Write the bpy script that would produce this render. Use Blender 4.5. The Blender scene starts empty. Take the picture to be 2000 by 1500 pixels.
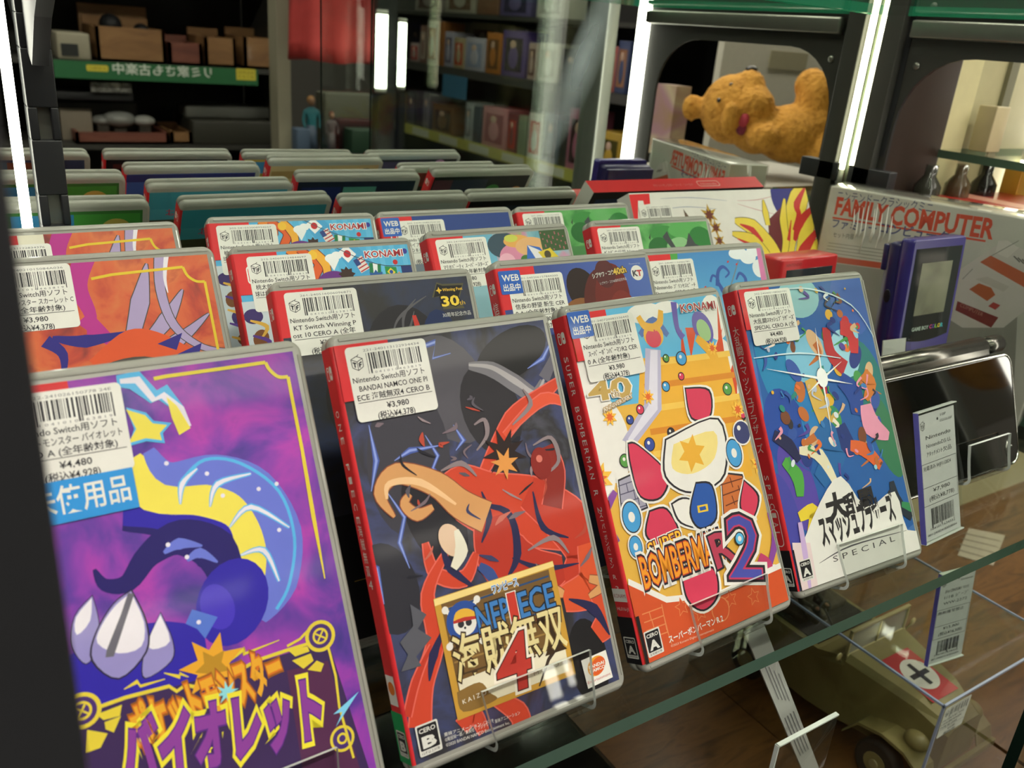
import bpy, bmesh, math, random
from math import sin, cos, pi, radians as rad
from mathutils import Vector, Matrix
from mathutils.geometry import tessellate_polygon

# ------------------------------------------------------------------ camera, world, lights, exposure
SC = bpy.context.scene
COL = SC.collection
S = 0.001                                    # everything below is written in millimetres
FPX = 1683.3451971                           # focal length in pixels of a 2000 px wide frame
CC = Vector((0.0, -547.459, 259.856))        # camera position, mm
RR = Vector((0.8389103, -0.53853895, 0.07877378))
RD = Vector((-0.14175017, -0.35592439, -0.92370164))
RF = Vector((0.52548682, 0.76373662, -0.37492662))
cd = bpy.data.cameras.new('camera')
cam = bpy.data.objects.new('camera', cd)
COL.objects.link(cam)
mw = Matrix.Identity(4)
for i in range(3):
    mw[i][0], mw[i][1], mw[i][2] = RR[i], -RD[i], -RF[i]
    mw[i][3] = CC[i] * S
cam.matrix_world = mw
cd.sensor_width = 36.0
cd.lens = 36.0 * FPX / 2000.0
cd.clip_start = 0.01
cd.clip_end = 60
cd.dof.use_dof = True
cd.dof.focus_distance = 0.44
cd.dof.aperture_fstop = 16.0
SC.camera = cam

SC.view_settings.view_transform = 'Standard'
SC.view_settings.look = 'None'
SC.view_settings.gamma = 1.0
SC.view_settings.use_curve_mapping = False
SC.view_settings.exposure = -0.12
w = bpy.data.worlds.new('world')
SC.world = w
w.use_nodes = True
w.node_tree.nodes['Background'].inputs[0].default_value = (1.0, 0.98, 0.92, 1)
w.node_tree.nodes['Background'].inputs[1].default_value = 0.12
cy = SC.cycles
cy.max_bounces = 14
cy.diffuse_bounces = 4
cy.glossy_bounces = 6
cy.transmission_bounces = 8
cy.transparent_max_bounces = 40
cy.caustics_reflective = True
cy.caustics_refractive = False
cy.sample_clamp_indirect = 6.0
cy.use_denoising = True

TUBE_STRENGTH = 11.0        # LED tubes inside the showcase
CEIL_STRENGTH = 34.0       # ceiling fixtures of the shop

# ------------------------------------------------------------------ small helpers
def lin(c):
    return c / 12.92 if c <= 0.04045 else ((c + 0.055) / 1.055) ** 2.4

def C(h):
    h = h.lstrip('#')
    return tuple(lin(int(h[i:i + 2], 16) / 255.0) for i in (0, 2, 4)) + (1.0,)

MATS = {}
def _new(name):
    m = bpy.data.materials.new(name)
    m.use_nodes = True
    nt = m.node_tree
    return m, nt, nt.nodes['Principled BSDF']

def M(h, rough=0.5, coat=0.0, metal=0.0, spec=0.5, tag=''):
    """plain paint / plastic / paper with a faint procedural mottling"""
    key = (h, rough, coat, metal, spec)
    if key in MATS:
        return MATS[key]
    m, nt, b = _new('mat_' + h.lstrip('#') + tag)
    c = C(h)
    n = nt.nodes.new('ShaderNodeTexNoise')
    n.inputs['Scale'].default_value = 90.0
    n.inputs['Detail'].default_value = 3.0
    tcn = nt.nodes.new('ShaderNodeTexCoord')
    nt.links.new(tcn.outputs['Object'], n.inputs['Vector'])
    mx = nt.nodes.new('ShaderNodeMix')
    mx.data_type = 'RGBA'
    mx.inputs[6].default_value = tuple(x * 0.94 for x in c[:3]) + (1,)
    mx.inputs[7].default_value = tuple(min(1, x * 1.06) for x in c[:3]) + (1,)
    nt.links.new(n.outputs['Fac'], mx.inputs[0])
    nt.links.new(mx.outputs[2], b.inputs['Base Color'])
    b.inputs['Roughness'].default_value = rough
    b.inputs['Metallic'].default_value = metal
    b.inputs['Specular IOR Level'].default_value = spec
    b.inputs['Coat Weight'].default_value = coat
    b.inputs['Coat Roughness'].default_value = 0.06
    MATS[key] = m
    return m

def P(h):                                    # printed paper under the clear film of a case
    return M(h, 0.5, 0.1, 0.0, 0.3)

def NM(name, cols, scale, detail=4.0, rough=0.5, coat=0.1, dist=0.6, stretch=(1, 1, 1)):
    """mottled colour from a noise ramp"""
    if name in MATS:
        return MATS[name]
    m, nt, b = _new(name)
    t = nt.nodes.new('ShaderNodeTexCoord')
    mp = nt.nodes.new('ShaderNodeMapping')
    mp.inputs['Scale'].default_value = stretch
    n = nt.nodes.new('ShaderNodeTexNoise')
    n.inputs['Scale'].default_value = scale
    n.inputs['Detail'].default_value = detail
    n.inputs['Distortion'].default_value = dist
    r = nt.nodes.new('ShaderNodeValToRGB')
    el = r.color_ramp.elements
    k = len(cols)
    while len(el) < k:
        el.new(0.5)
    for i, c in enumerate(cols):
        el[i].position = 0.28 + 0.44 * i / (k - 1)
        el[i].color = C(c)
    nt.links.new(t.outputs['Object'], mp.inputs['Vector'])
    nt.links.new(mp.outputs['Vector'], n.inputs['Vector'])
    nt.links.new(n.outputs['Fac'], r.inputs['Fac'])
    nt.links.new(r.outputs['Color'], b.inputs['Base Color'])
    b.inputs['Roughness'].default_value = rough
    b.inputs['Coat Weight'].default_value = coat
    b.inputs['Coat Roughness'].default_value = 0.06
    MATS[name] = m
    return m

def GM(name, cols, axis, lo, hi, rough=0.5, coat=0.1):
    """printed colour blend along an object axis (mm)"""
    if name in MATS:
        return MATS[name]
    m, nt, b = _new(name)
    t = nt.nodes.new('ShaderNodeTexCoord')
    sx = nt.nodes.new('ShaderNodeSeparateXYZ')
    mr = nt.nodes.new('ShaderNodeMapRange')
    mr.inputs['From Min'].default_value = lo * S
    mr.inputs['From Max'].default_value = hi * S
    r = nt.nodes.new('ShaderNodeValToRGB')
    el = r.color_ramp.elements
    while len(el) < len(cols):
        el.new(0.5)
    for i, c in enumerate(cols):
        el[i].position = i / (len(cols) - 1)
        el[i].color = C(c)
    nt.links.new(t.outputs['Object'], sx.inputs[0])
    nt.links.new(sx.outputs[axis], mr.inputs['Value'])
    nt.links.new(mr.outputs['Result'], r.inputs['Fac'])
    nt.links.new(r.outputs['Color'], b.inputs['Base Color'])
    b.inputs['Roughness'].default_value = rough
    b.inputs['Coat Weight'].default_value = coat
    b.inputs['Coat Roughness'].default_value = 0.06
    MATS[name] = m
    return m

def EM(name, h, strength):
    if name in MATS:
        return MATS[name]
    m, nt, b = _new(name)
    b.inputs['Base Color'].default_value = C(h)
    b.inputs['Emission Color'].default_value = C(h)
    b.inputs['Emission Strength'].default_value = strength
    MATS[name] = m
    return m

def clear(name, tint, body=0.0, ior=1.5, rough=0.0, glare=1.0):
    """thin clear sheet: see-through with a Fresnel sheen; body = share of milky diffuse"""
    if name in MATS:
        return MATS[name]
    m = bpy.data.materials.new(name)
    m.use_nodes = True
    nt = m.node_tree
    nt.nodes.remove(nt.nodes['Principled BSDF'])
    out = nt.nodes['Material Output']
    tr = nt.nodes.new('ShaderNodeBsdfTransparent')
    tr.inputs[0].default_value = C(tint)
    gl = nt.nodes.new('ShaderNodeBsdfGlossy')
    gl.inputs['Roughness'].default_value = rough
    fr = nt.nodes.new('ShaderNodeLayerWeight')
    fr.inputs['Blend'].default_value = 0.5
    pw = nt.nodes.new('ShaderNodeMath')
    pw.operation = 'POWER'
    pw.inputs[1].default_value = 5.0
    nt.links.new(fr.outputs['Facing'], pw.inputs[0])
    mul = nt.nodes.new('ShaderNodeMath')
    mul.operation = 'MULTIPLY_ADD'
    f0 = ((ior - 1) / (ior + 1)) ** 2
    mul.inputs[1].default_value = (1 - f0) * min(1.0, glare)
    mul.inputs[2].default_value = f0 * glare
    nt.links.new(pw.outputs[0], mul.inputs[0])
    mx = nt.nodes.new('ShaderNodeMixShader')
    nt.links.new(mul.outputs[0], mx.inputs[0])
    nt.links.new(tr.outputs[0], mx.inputs[1])
    nt.links.new(gl.outputs[0], mx.inputs[2])
    last = mx
    if body > 0:
        d = nt.nodes.new('ShaderNodeBsdfPrincipled')
        d.inputs['Base Color'].default_value = C('#d8d8d2')
        d.inputs['Roughness'].default_value = 0.22
        m2 = nt.nodes.new('ShaderNodeMixShader')
        m2.inputs[0].default_value = body
        nt.links.new(mx.outputs[0], m2.inputs[1])
        nt.links.new(d.outputs[0], m2.inputs[2])
        last = m2
    nt.links.new(last.outputs[0], out.inputs['Surface'])
    MATS[name] = m
    return m

def shell_mat():
    """frosted clear case plastic: mostly milky, a little see-through"""
    if 'case_plastic' in MATS:
        return MATS['case_plastic']
    m, nt, b = _new('case_plastic')
    b.inputs['Base Color'].default_value = C('#b9b9b0')
    b.inputs['Roughness'].default_value = 0.16
    b.inputs['Specular IOR Level'].default_value = 0.75
    tr = nt.nodes.new('ShaderNodeBsdfTransparent')
    tr.inputs[0].default_value = C('#e6e8e2')
    tl = nt.nodes.new('ShaderNodeBsdfTranslucent')
    tl.inputs[0].default_value = C('#d4d4cc')
    a = nt.nodes.new('ShaderNodeMixShader')
    a.inputs[0].default_value = 0.22
    nt.links.new(b.outputs[0], a.inputs[1])
    nt.links.new(tl.outputs[0], a.inputs[2])
    c = nt.nodes.new('ShaderNodeMixShader')
    c.inputs[0].default_value = 0.16
    nt.links.new(a.outputs[0], c.inputs[1])
    nt.links.new(tr.outputs[0], c.inputs[2])
    nt.links.new(c.outputs[0], nt.nodes['Material Output'].inputs['Surface'])
    MATS['case_plastic'] = m
    return m

# ------------------------------------------------------------------ mesh builder (mm)
class MB:
    def __init__(s):
        s.v, s.f, s.fm, s.m, s.sm = [], [], [], [], []
    def mi(s, m):
        if m not in s.m:
            s.m.append(m)
        return s.m.index(m)
    def add(s, vs, fs, m, smooth=False):
        o = len(s.v)
        s.v += [tuple(x) for x in vs]
        k = s.mi(m)
        for f in fs:
            s.f.append(tuple(i + o for i in f))
            s.fm.append(k)
            s.sm.append(smooth)
    def box(s, x0, x1, y0, y1, z0, z1, m, bev=0.0, mat=None):
        b = bmesh.new()
        bmesh.ops.create_cube(b, size=1.0)
        for v in b.verts:
            v.co = Vector(((x0 + x1) / 2 + v.co.x * (x1 - x0), (y0 + y1) / 2 + v.co.y * (y1 - y0), (z0 + z1) / 2 + v.co.z * (z1 - z0)))
        if bev > 0:
            bmesh.ops.bevel(b, geom=b.edges[:], offset=bev, segments=2, affect='EDGES', profile=0.6)
        if mat is not None:
            bmesh.ops.transform(b, matrix=mat, verts=b.verts)
        s.bm(b, m, bev > 0)
    def bm(s, b, m, smooth=False):
        b.verts.index_update()
        s.add([v.co for v in b.verts], [[v.index for v in f.verts] for f in b.faces], m, smooth)
        b.free()
    def loft(s, rings, m, cap=True, smooth=True, closed=True):
        o = len(s.v)
        n = len(rings[0])
        for r in rings:
            s.v += [tuple(p) for p in r]
        k = s.mi(m)
        for i in range(len(rings) - 1):
            for j in range(n if closed else n - 1):
                a, b = o + i * n + j, o + i * n + (j + 1) % n
                s.f.append((a, b, b + n, a + n)); s.fm.append(k); s.sm.append(smooth)
        if cap:
            s.f.append(tuple(o + j for j in reversed(range(n)))); s.fm.append(k); s.sm.append(False)
            q = o + (len(rings) - 1) * n
            s.f.append(tuple(q + j for j in range(n))); s.fm.append(k); s.sm.append(False)
    def prism(s, poly, a, b, m, axis='x'):
        """polygon extruded along an axis; poly holds the two other coordinates"""
        def put(t, p):
            return {'x': (t, p[0], p[1]), 'y': (p[0], t, p[1]), 'z': (p[0], p[1], t)}[axis]
        s.loft([[put(a, p) for p in poly], [put(b, p) for p in poly]], m, True, False)
    def tube(s, pts, r, m, n=10):
        pts = [Vector(p) for p in pts]
        rs = r if isinstance(r, (list, tuple)) else [r] * len(pts)
        rings = []
        up = Vector((0.13, 0.21, 0.97))
        for i, p in enumerate(pts):
            d = (pts[min(i + 1, len(pts) - 1)] - pts[max(i - 1, 0)]).normalized()
            x = d.cross(up)
            if x.length < 1e-3:
                x = d.cross(Vector((1, 0, 0)))
            x.normalize()
            y = d.cross(x).normalized()
            rings.append([p + (x * cos(2 * pi * k / n) + y * sin(2 * pi * k / n)) * rs[i] for k in range(n)])
        s.loft(rings, m)
    def ell(s, c, r, m, rot=None, n=20, k=12):
        b = bmesh.new()
        bmesh.ops.create_uvsphere(b, u_segments=n, v_segments=k, radius=1.0)
        mt = Matrix.Translation(Vector(c)) @ (rot.to_4x4() if rot else Matrix.Identity(4)) @ Matrix.Diagonal(Vector((r[0], r[1], r[2], 1)))
        bmesh.ops.transform(b, matrix=mt, verts=b.verts)
        s.bm(b, m, True)
    def art(s, art, fn, base=0.05):
        """lay a drawing (mm) on a surface; fn(u, v, d) -> point"""
        for k, (vs, fs, m) in enumerate(art.L):
            d = base + 0.004 * k
            s.add([fn(p[0], p[1], d) for p in vs], fs, m)
    def build(s, name, parent=None, loc=None):
        me = bpy.data.meshes.new(name)
        me.from_pydata([(x * S, y * S, z * S) for x, y, z in s.v], [], s.f)
        for m in s.m:
            me.materials.append(m)
        me.polygons.foreach_set('material_index', s.fm)
        me.polygons.foreach_set('use_smooth', s.sm)
        me.update()
        o = bpy.data.objects.new(name, me)
        COL.objects.link(o)
        if parent:
            o.parent = parent
        if loc is not None:
            o.location = Vector(loc) * S
        return o

def tag(o, label, cat, group=None, kind=None):
    if label: o['label'] = label
    if cat: o['category'] = cat
    if group: o['group'] = group
    if kind: o['kind'] = kind
    return o

def thing(name, label, cat, mat=None, loc=(0, 0, 0), group=None):
    o = bpy.data.objects.new(name, None)
    COL.objects.link(o)
    o.empty_display_size = 0.01
    if mat is not None:
        o.matrix_world = mat
    else:
        o.location = Vector(loc) * S
    return tag(o, label, cat, group)

def struct(name, mb, label=None):
    o = mb.build(name)
    o['kind'] = 'structure'
    if label: o['label'] = label
    return o

# ------------------------------------------------------------------ flat drawings
TXT = {}
def glyphs(body, bold):
    key = (body, bold)
    if key not in TXT:
        cu = bpy.data.curves.new('t', 'FONT')
        cu.body = body
        cu.size = 1.0
        cu.resolution_u = 2
        cu.offset = bold
        o = bpy.data.objects.new('t', cu)
        COL.objects.link(o)
        dg = bpy.context.evaluated_depsgraph_get()
        e = o.evaluated_get(dg)
        me = e.to_mesh()
        vs = [(v.co.x, v.co.y) for v in me.vertices]
        fs = [tuple(p.vertices) for p in me.polygons]
        e.to_mesh_clear()
        bpy.data.objects.remove(o)
        bpy.data.curves.remove(cu)
        xs = [v[0] for v in vs] or [0, 1]
        TXT[key] = (vs, fs, min(xs), max(xs))
    return TXT[key]

def smooth(pts, n=6):
    if len(pts) < 3:
        return [tuple(p) for p in pts]
    q = [pts[0]] + list(pts) + [pts[-1]]
    out = []
    for i in range(1, len(q) - 2):
        a, b, c, d = q[i - 1], q[i], q[i + 1], q[i + 2]
        for k in range(n):
            t = k / n
            out.append(tuple(0.5 * (2 * b[j] + (c[j] - a[j]) * t + (2 * a[j] - 5 * b[j] + 4 * c[j] - d[j]) * t * t + (3 * b[j] - a[j] - 3 * c[j] + d[j]) * t ** 3) for j in (0, 1)))
    out.append(tuple(pts[-1]))
    return out

class Art:
    def __init__(s, clip=None, f=None):
        s.L, s.clip, s.f = [], clip, f
    def c(s, p):
        return s.f(p) if s.f else p
    def cut(s, p):
        if not s.clip:
            return p
        x0, y0, x1, y1 = s.clip
        for ax, sg, lim in ((0, 1, x0), (0, -1, -x1), (1, 1, y0), (1, -1, -y1)):
            out = []
            for i in range(len(p)):
                a, b = p[i - 1], p[i]
                da, db = sg * a[ax] - lim, sg * b[ax] - lim
                if (da < 0) != (db < 0):
                    t = da / (da - db)
                    out.append((a[0] + (b[0] - a[0]) * t, a[1] + (b[1] - a[1]) * t))
                if db >= 0:
                    out.append(b)
            p = out
            if not p:
                return []
        return p
    def raw(s, polys, m):
        vs, fs = [], []
        for p in polys:
            p = s.cut(p)
            if len(p) < 3:
                continue
            o = len(vs)
            vs += p
            if len(p) <= 4 and len(polys) > 1:
                fs.append(tuple(range(o, o + len(p))))
            else:
                for t in tessellate_polygon([[Vector((q[0], q[1], 0)) for q in p]]):
                    fs.append(tuple(o + i for i in t))
        if fs:
            s.L.append((vs, fs, m))
    def poly(s, pts, m, sm=0):
        pts = [s.c(p) for p in pts]
        if sm:
            q = smooth(pts + pts[:1], sm)
            pts = q[:-1]
        s.raw([pts], m)
    def rect(s, x0, y0, x1, y1, m, r=0.0):
        if r <= 0:
            p = [(x0, y0), (x1, y0), (x1, y1), (x0, y1)]
        else:
            p = []
            for cx, cy_, a in ((x1 - r, y0 + r, -90), (x1 - r, y1 - r, 0), (x0 + r, y1 - r, 90), (x0 + r, y0 + r, 180)):
                p += [(cx + r * cos(rad(a + 18 * k)), cy_ + r * sin(rad(a + 18 * k))) for k in range(6)]
        s.raw([p], m)
    def circ(s, ctr, rx, m, ry=None, rot=0.0, n=24):
        ctr = s.c(ctr)
        ry = ry or rx
        a = rad(rot)
        s.raw([[(ctr[0] + rx * cos(t) * cos(a) - ry * sin(t) * sin(a), ctr[1] + rx * cos(t) * sin(a) + ry * sin(t) * cos(a)) for t in [2 * pi * k / n for k in range(n)]]], m)
    def star(s, ctr, r0, r1, n, m, rot=0.0):
        ctr = s.c(ctr)
        s.raw([[(ctr[0] + (r0 if k % 2 else r1) * cos(rad(rot) + pi * k / n), ctr[1] + (r0 if k % 2 else r1) * sin(rad(rot) + pi * k / n)) for k in range(2 * n)]], m)
    def line(s, pts, wd, m, w2=None, sm=5, closed=False):
        pts = [s.c(p) for p in pts]
        if closed:
            pts = pts + pts[:1]
        if sm:
            pts = smooth(pts, sm)
        w2 = wd if w2 is None else w2
        L, R_ = [], []
        n = len(pts)
        for i, p in enumerate(pts):
            a, b = pts[max(0, i - 1)], pts[min(n - 1, i + 1)]
            dx, dy = b[0] - a[0], b[1] - a[1]
            l = math.hypot(dx, dy) or 1
            t = i / (n - 1)
            if isinstance(wd, (list, tuple)):
                q = t * (len(wd) - 1)
                k = min(int(q), len(wd) - 2)
                h = (wd[k] + (wd[k + 1] - wd[k]) * (q - k)) / 2
            else:
                h = (wd + (w2 - wd) * t) / 2
            L.append((p[0] - dy / l * h, p[1] + dx / l * h))
            R_.append((p[0] + dy / l * h, p[1] - dx / l * h))
        s.raw([[L[i], R_[i], R_[i + 1], L[i + 1]] for i in range(n - 1)], m)
    def text(s, body, p0, p1, h, m, ol=None, bold=0.0, sk=0.0):
        """baseline from p0 to p1, glyph height h (mm); ol = [(material, growth), ...] drawn first"""
        p0, p1 = s.c(p0), s.c(p1)
        dx, dy = p1[0] - p0[0], p1[1] - p0[1]
        ln = math.hypot(dx, dy)
        ux, uy = dx / ln, dy / ln
        for mm, bd in list(ol or []) + [(m, bold)]:
            vs, fs, x0, x1 = glyphs(body, bd)
            vb, fb, a0, a1 = glyphs(body, 0.0)
            sx, sy = ln / max(a1 - a0, 1e-6), h / 0.78
            out = []
            for x, y in vs:
                u, v = (x - a0) * sx + sk * y * sy, y * sy
                out.append((p0[0] + ux * u - uy * v, p0[1] + uy * u + ux * v))
            s.L.append((out, fs, mm))
    def col(s, body, x, y0, step, h, m, rot=False):
        """characters stacked downwards from y0 (spine lettering)"""
        for i, ch in enumerate(body):
            if ch == ' ':
                continue
            y = y0 - i * step
            if rot:
                s.text(ch, (x - h * 0.42, y), (x - h * 0.42, y - h * 0.72), h, m)
            else:
                s.text(ch, (x - h / 2, y), (x + h / 2, y), h, m)
    def merge(s, o, dx=0, dy=0, k=1.0):
        for vs, fs, m in o.L:
            s.L.append(([(x * k + dx, y * k + dy) for x, y in vs], fs, m))

def ray(u, v):
    return RR * ((u - 1000) / FPX) + RD * ((v - 750) / FPX) + RF
def at_y(u, v, Y):
    r = ray(u, v)
    return CC + r * ((Y - CC.y) / r.y)
def at_x(u, v, X):
    r = ray(u, v)
    return CC + r * ((X - CC.x) / r.x)
def at_z(u, v, Z):
    r = ray(u, v)
    return CC + r * ((Z - CC.z) / r.z)

INK, WHITE, RED = M('#23222a', 0.6), P('#e9e9e4'), P('#da2f35')
LABEL = M('#e6e6df', 0.45, 0.25)
BLUE = M('#0f58b8', 0.4, 0.3)
CYANB = M('#1590dd', 0.4, 0.3)

def barcode(a, x0, y0, x1, y1, seed):
    r = random.Random(seed)
    x = x0
    bars = []
    i = 0
    n = 0
    while x < x1 - 0.3:
        wd = r.choice((0.22, 0.22, 0.44, 0.66))
        lo = y0 - (1.6 if n in (0, 1, 14, 15) or x > x1 - 1.2 else 0)
        if i % 2 == 0:
            bars.append([(x, lo), (min(x + wd, x1), lo), (min(x + wd, x1), y1), (x, y1)])
            n += 1
        x += wd + (0.08 if i % 2 else 0)
        i += 1
    a.raw(bars, INK)

def shop_cube(a, x, y, s):
    k = s / 2
    t, l, b, r, c_ = (x, y + k), (x - k * .86, y + k * .62), (x, y - k), (x + k * .86, y + k * .62), (x, y + k * .22)
    lb, rb = (x - k * .8, y - k * .55), (x + k * .8, y - k * .55)
    for seg in ((t, l), (t, r), (l, c_), (r, c_), (c_, b), (l, lb), (r, rb), (lb, b), (rb, b)):
        a.line([seg[0], seg[1]], s * .05, INK, sm=0)
    a.line([(x - k * .68, y + k * .18), (x - k * .16, y + k * .02)], s * .1, INK, sm=0)
    a.line([(x - k * .42, y + k * .1), (x - k * .4, y - k * .55)], s * .1, INK, sm=0)
    a.line([(x + k * .28, y - k * .6), (x + k * .26, y - k * .02), (x + k * .66, y + k * .16)], s * .1, INK, sm=0)
    a.line([(x + k * .28, y - k * .3), (x + k * .58, y - k * .16)], s * .1, INK, sm=0)
    a.line([(x + k * .1, y + k), (x + k * .36, y + k * 1.22)], s * .05, INK, sm=0)

def price_label(lines, price, tax, num, seed, wd=35.0, ht=29.6, underlen=0.96):
    """white shop sticker, 0..wd x 0..ht, in mm"""
    a = Art()
    a.rect(0, 0, wd, ht, LABEL, 1.8)
    a.text(num, (7.5, ht - 2.3), (wd - 3.0, ht - 2.3), 1.1, M('#6a6a70', 0.6))
    barcode(a, 8.3, ht - 9.6, wd - 2.6, ht - 3.0, seed)
    a.text('1 0 4 1 0 1 0 4 6 3 8 1 9'[:25], (9.5, ht - 11.3), (wd - 4, ht - 11.3), 1.0, M('#6a6a70', 0.6))
    shop_cube(a, 4.2, ht - 6.6, 5.6)
    y = ht - 14.2
    for i, (t, x0, x1) in enumerate(lines):
        a.text(t, (x0, y), (x1, y), 2.35, INK, bold=0.008)
        y -= 3.5
    a.line([(1.5, y + 2.6), (wd * underlen, y + 2.6)], 0.22, INK, sm=0)
    a.text(price, (13, y - 0.9), (22.5, y - 0.9), 2.5, INK, bold=0.012)
    a.text(tax, (8.5, y - 4.6), (24.5, y - 4.6), 2.6, INK, bold=0.012)
    return a

def rating(a, x, y, wd, letter, foot, frame=True):
    h = wd * 1.22
    wm, km = P('#dcdcd6'), P('#1c1a1e')
    a.rect(x, y, x + wd, y + h, wm, wd * .07)
    a.rect(x + wd * .07, y + wd * .2, x + wd * .93, y + h - wd * .07, km, wd * .05)
    a.text('CERO', (x + wd * .14, y + h - wd * .34), (x + wd * .86, y + h - wd * .34), wd * .19, wm, bold=0.03)
    a.text(letter, (x + wd * .24, y + wd * .3), (x + wd * .76, y + wd * .3), wd * .46, wm, bold=0.05)
    a.text(foot, (x + wd * .1, y + wd * .06), (x + wd * .9, y + wd * .06), wd * .1, km)

def joycons(a, x, y, s, m):
    """two-part rounded console mark, s wide"""
    a.rect(x, y, x + s * .46, y + s * 1.02, m, s * .2)
    a.rect(x + s * .08, y + s * .08, x + s * .4, y + s * .94, RED, s * .13)
    a.circ((x + s * .24, y + s * .72), s * .09, m)
    a.rect(x + s * .54, y, x + s, y + s * 1.02, m, s * .2)
    a.circ((x + s * .78, y + s * .44), s * .1, RED)

# ------------------------------------------------------------------ game cases
CW, CH, CT, LEAN = 105.0, 170.0, 11.0, rad(30.11)
def pose(x, y, yaw, z=0.0, lean=LEAN):
    """matrix of a panel leaning back: local X right, Y up the face, Z out of the face"""
    up = Vector((0, sin(lean), cos(lean)))
    ou = Vector((0, -cos(lean), sin(lean)))
    rz = Matrix.Rotation(rad(yaw), 3, 'Z')
    c = [rz @ Vector((1, 0, 0)), rz @ up, rz @ ou]
    m = Matrix.Identity(4)
    for i in range(3):
        for j in range(3):
            m[i][j] = c[j][i]
    m[0][3], m[1][3], m[2][3] = x * S, y * S, z * S
    return m

def on_face(m):
    """photo point -> mm on the face of a panel"""
    o = Vector((m[0][3], m[1][3], m[2][3])) / S
    e = [Vector((m[0][j], m[1][j], m[2][j])) for j in range(3)]
    def f(p):
        r = ray(p[0], p[1])
        d = CC + r * ((o - CC).dot(e[2]) / r.dot(e[2])) - o
        return (d.dot(e[0]), d.dot(e[1]))
    return f

def rrect(x0, x1, y0, y1, rl, rr, ins=0.0):
    x0, x1, y0, y1 = x0 + ins, x1 - ins, y0 + ins, y1 - ins
    p = []
    for cx, cy_, r, a in ((x1, y0, rr, -90), (x1, y1, rr, 0), (x0, y1, rl, 90), (x0, y0, rl, 180)):
        r = max(0.4, r - ins)
        sx = -1 if cx == x1 else 1
        sy = 1 if cy_ == y0 else -1
        p += [(cx + sx * r + r * cos(rad(a + 15 * k)), cy_ + sy * r + r * sin(rad(a + 15 * k))) for k in range(7)]
    return p

SHELL = None
def shell_mesh():
    global SHELL
    if SHELL is None:
        b = MB()
        m = shell_mat()
        rings = []
        for z, ins, xr in ((0, 1.6, 104.2), (-.5, .7, 104.2), (-1.6, 0, 104.2), (-4.9, 0, 104.2), (-5.1, .55, 104.2), (-5.6, .55, 104.8), (-5.8, 0, 105), (-9.4, 0, 105), (-10.5, .7, 105), (-11, 1.6, 105)):
            rings.append([(x, y, z) for x, y in rrect(0, xr, 0, CH, 4.2, 5.2, ins)])
        b.loft(rings, m)
        # raised welds of the clear sleeve round the front
        for y0, y1 in ((1.8, 3.0), (167.0, 168.2)):
            b.box(4, 101, y0, y1, -.1, .35, m, .15)
        b.box(102.0, 103.0, 6, 164, -.1, .35, m, .15)
        o = b.build('case_shell')
        SHELL = o.data
        bpy.data.objects.remove(o)
    return SHELL

SPINE_R = 1.65
def cover(front_m, spine_m, back_m, fa, sa, ba):
    b = MB()
    prof = [(100.5, .05)]
    for k in range(7):
        a = rad(90 + 15 * k)
        prof.append((SPINE_R + SPINE_R * cos(a) - .03, -SPINE_R + .05 + SPINE_R * sin(a)))
    for k in range(7):
        a = rad(180 + 15 * k)
        prof.append((SPINE_R + SPINE_R * cos(a) - .03, -CT + SPINE_R - .05 + SPINE_R * sin(a)))
    prof.append((100.5, -CT - .05))
    n = len(prof)
    for i in range(n - 1):
        m = front_m if i == 0 else back_m if i == n - 2 else spine_m
        (x0, z0), (x1, z1) = prof[i], prof[i + 1]
        b.add([(x0, 4.5, z0), (x0, 165.5, z0), (x1, 165.5, z1), (x1, 4.5, z1)], [(0, 1, 2, 3)], m, 0 < i < n - 2)
    b.art(fa, lambda u, v, d: (u, v, d), .06)
    b.art(sa, lambda u, v, d: (-d, v, -CT + u), .05)
    b.art(ba, lambda u, v, d: (CW - u, v, -CT - d), .06)
    return b

CLIP = (1.3, 4.5, 100.5, 165.5)
CASES = {}
def game_case(key, label, x, y, yaw, z, front_m, draw, spine, back, stickers, spine_m=None):
    m = pose(x, y, yaw, z)
    fa = Art(CLIP, on_face(m))
    plain = Art(CLIP)
    draw(fa, plain)
    fa.L += plain.L
    plain.L = []
    sa, ba = Art((0.2, 4.5, 10.8, 165.5)), Art((4.5, 4.5, 103.7, 165.5))
    if spine: spine(sa)
    joycons(sa, 3.0, 153.0, 5.4, WHITE)
    if back: back(ba)
    t = thing('game_case', label, 'video game', m, group='boxed games on the glass shelf')
    o = bpy.data.objects.new('case_shell', shell_mesh())
    COL.objects.link(o)
    o.parent = t
    bm_ = back[0] if isinstance(back, tuple) else P('#3a4a5a')
    cover(front_m, spine_m or RED, getattr(back, 'base', None) or P('#dfe3e6'), fa, sa, ba).build('cover_sheet', t)
    base = .06 + .004 * len(fa.L) + .05
    for nm, art, sx, sy, rot in stickers:
        q = MB()
        c_, s_ = cos(rad(rot)), sin(rad(rot))
        q.art(art, lambda u, v, d: (sx + c_ * u - s_ * v, sy + s_ * u + c_ * v, d), base)
        st = q.build(nm, t)
        base += .004 * len(art.L) + .03
    CASES[key] = (x, y, yaw, z)
    return t

def redtab(a, u=24.0, v=143.5):
    a.rect(1.3, v, u, 165.5, RED)
    joycons(a, 6.5, v + 5.5, 9.5, WHITE)

def web_sticker(wd=13.2, ht=12.4):
    a = Art()
    a.rect(0, 0, wd, ht, BLUE, .8)
    a.text('WEB', (1.9, ht * .56), (wd - 1.2, ht * .56), ht * .3, LABEL, bold=.02)
    a.text('出品中', (1.7, ht * .16), (wd - 1.3, ht * .16), ht * .26, LABEL, bold=.02)
    return a

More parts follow.
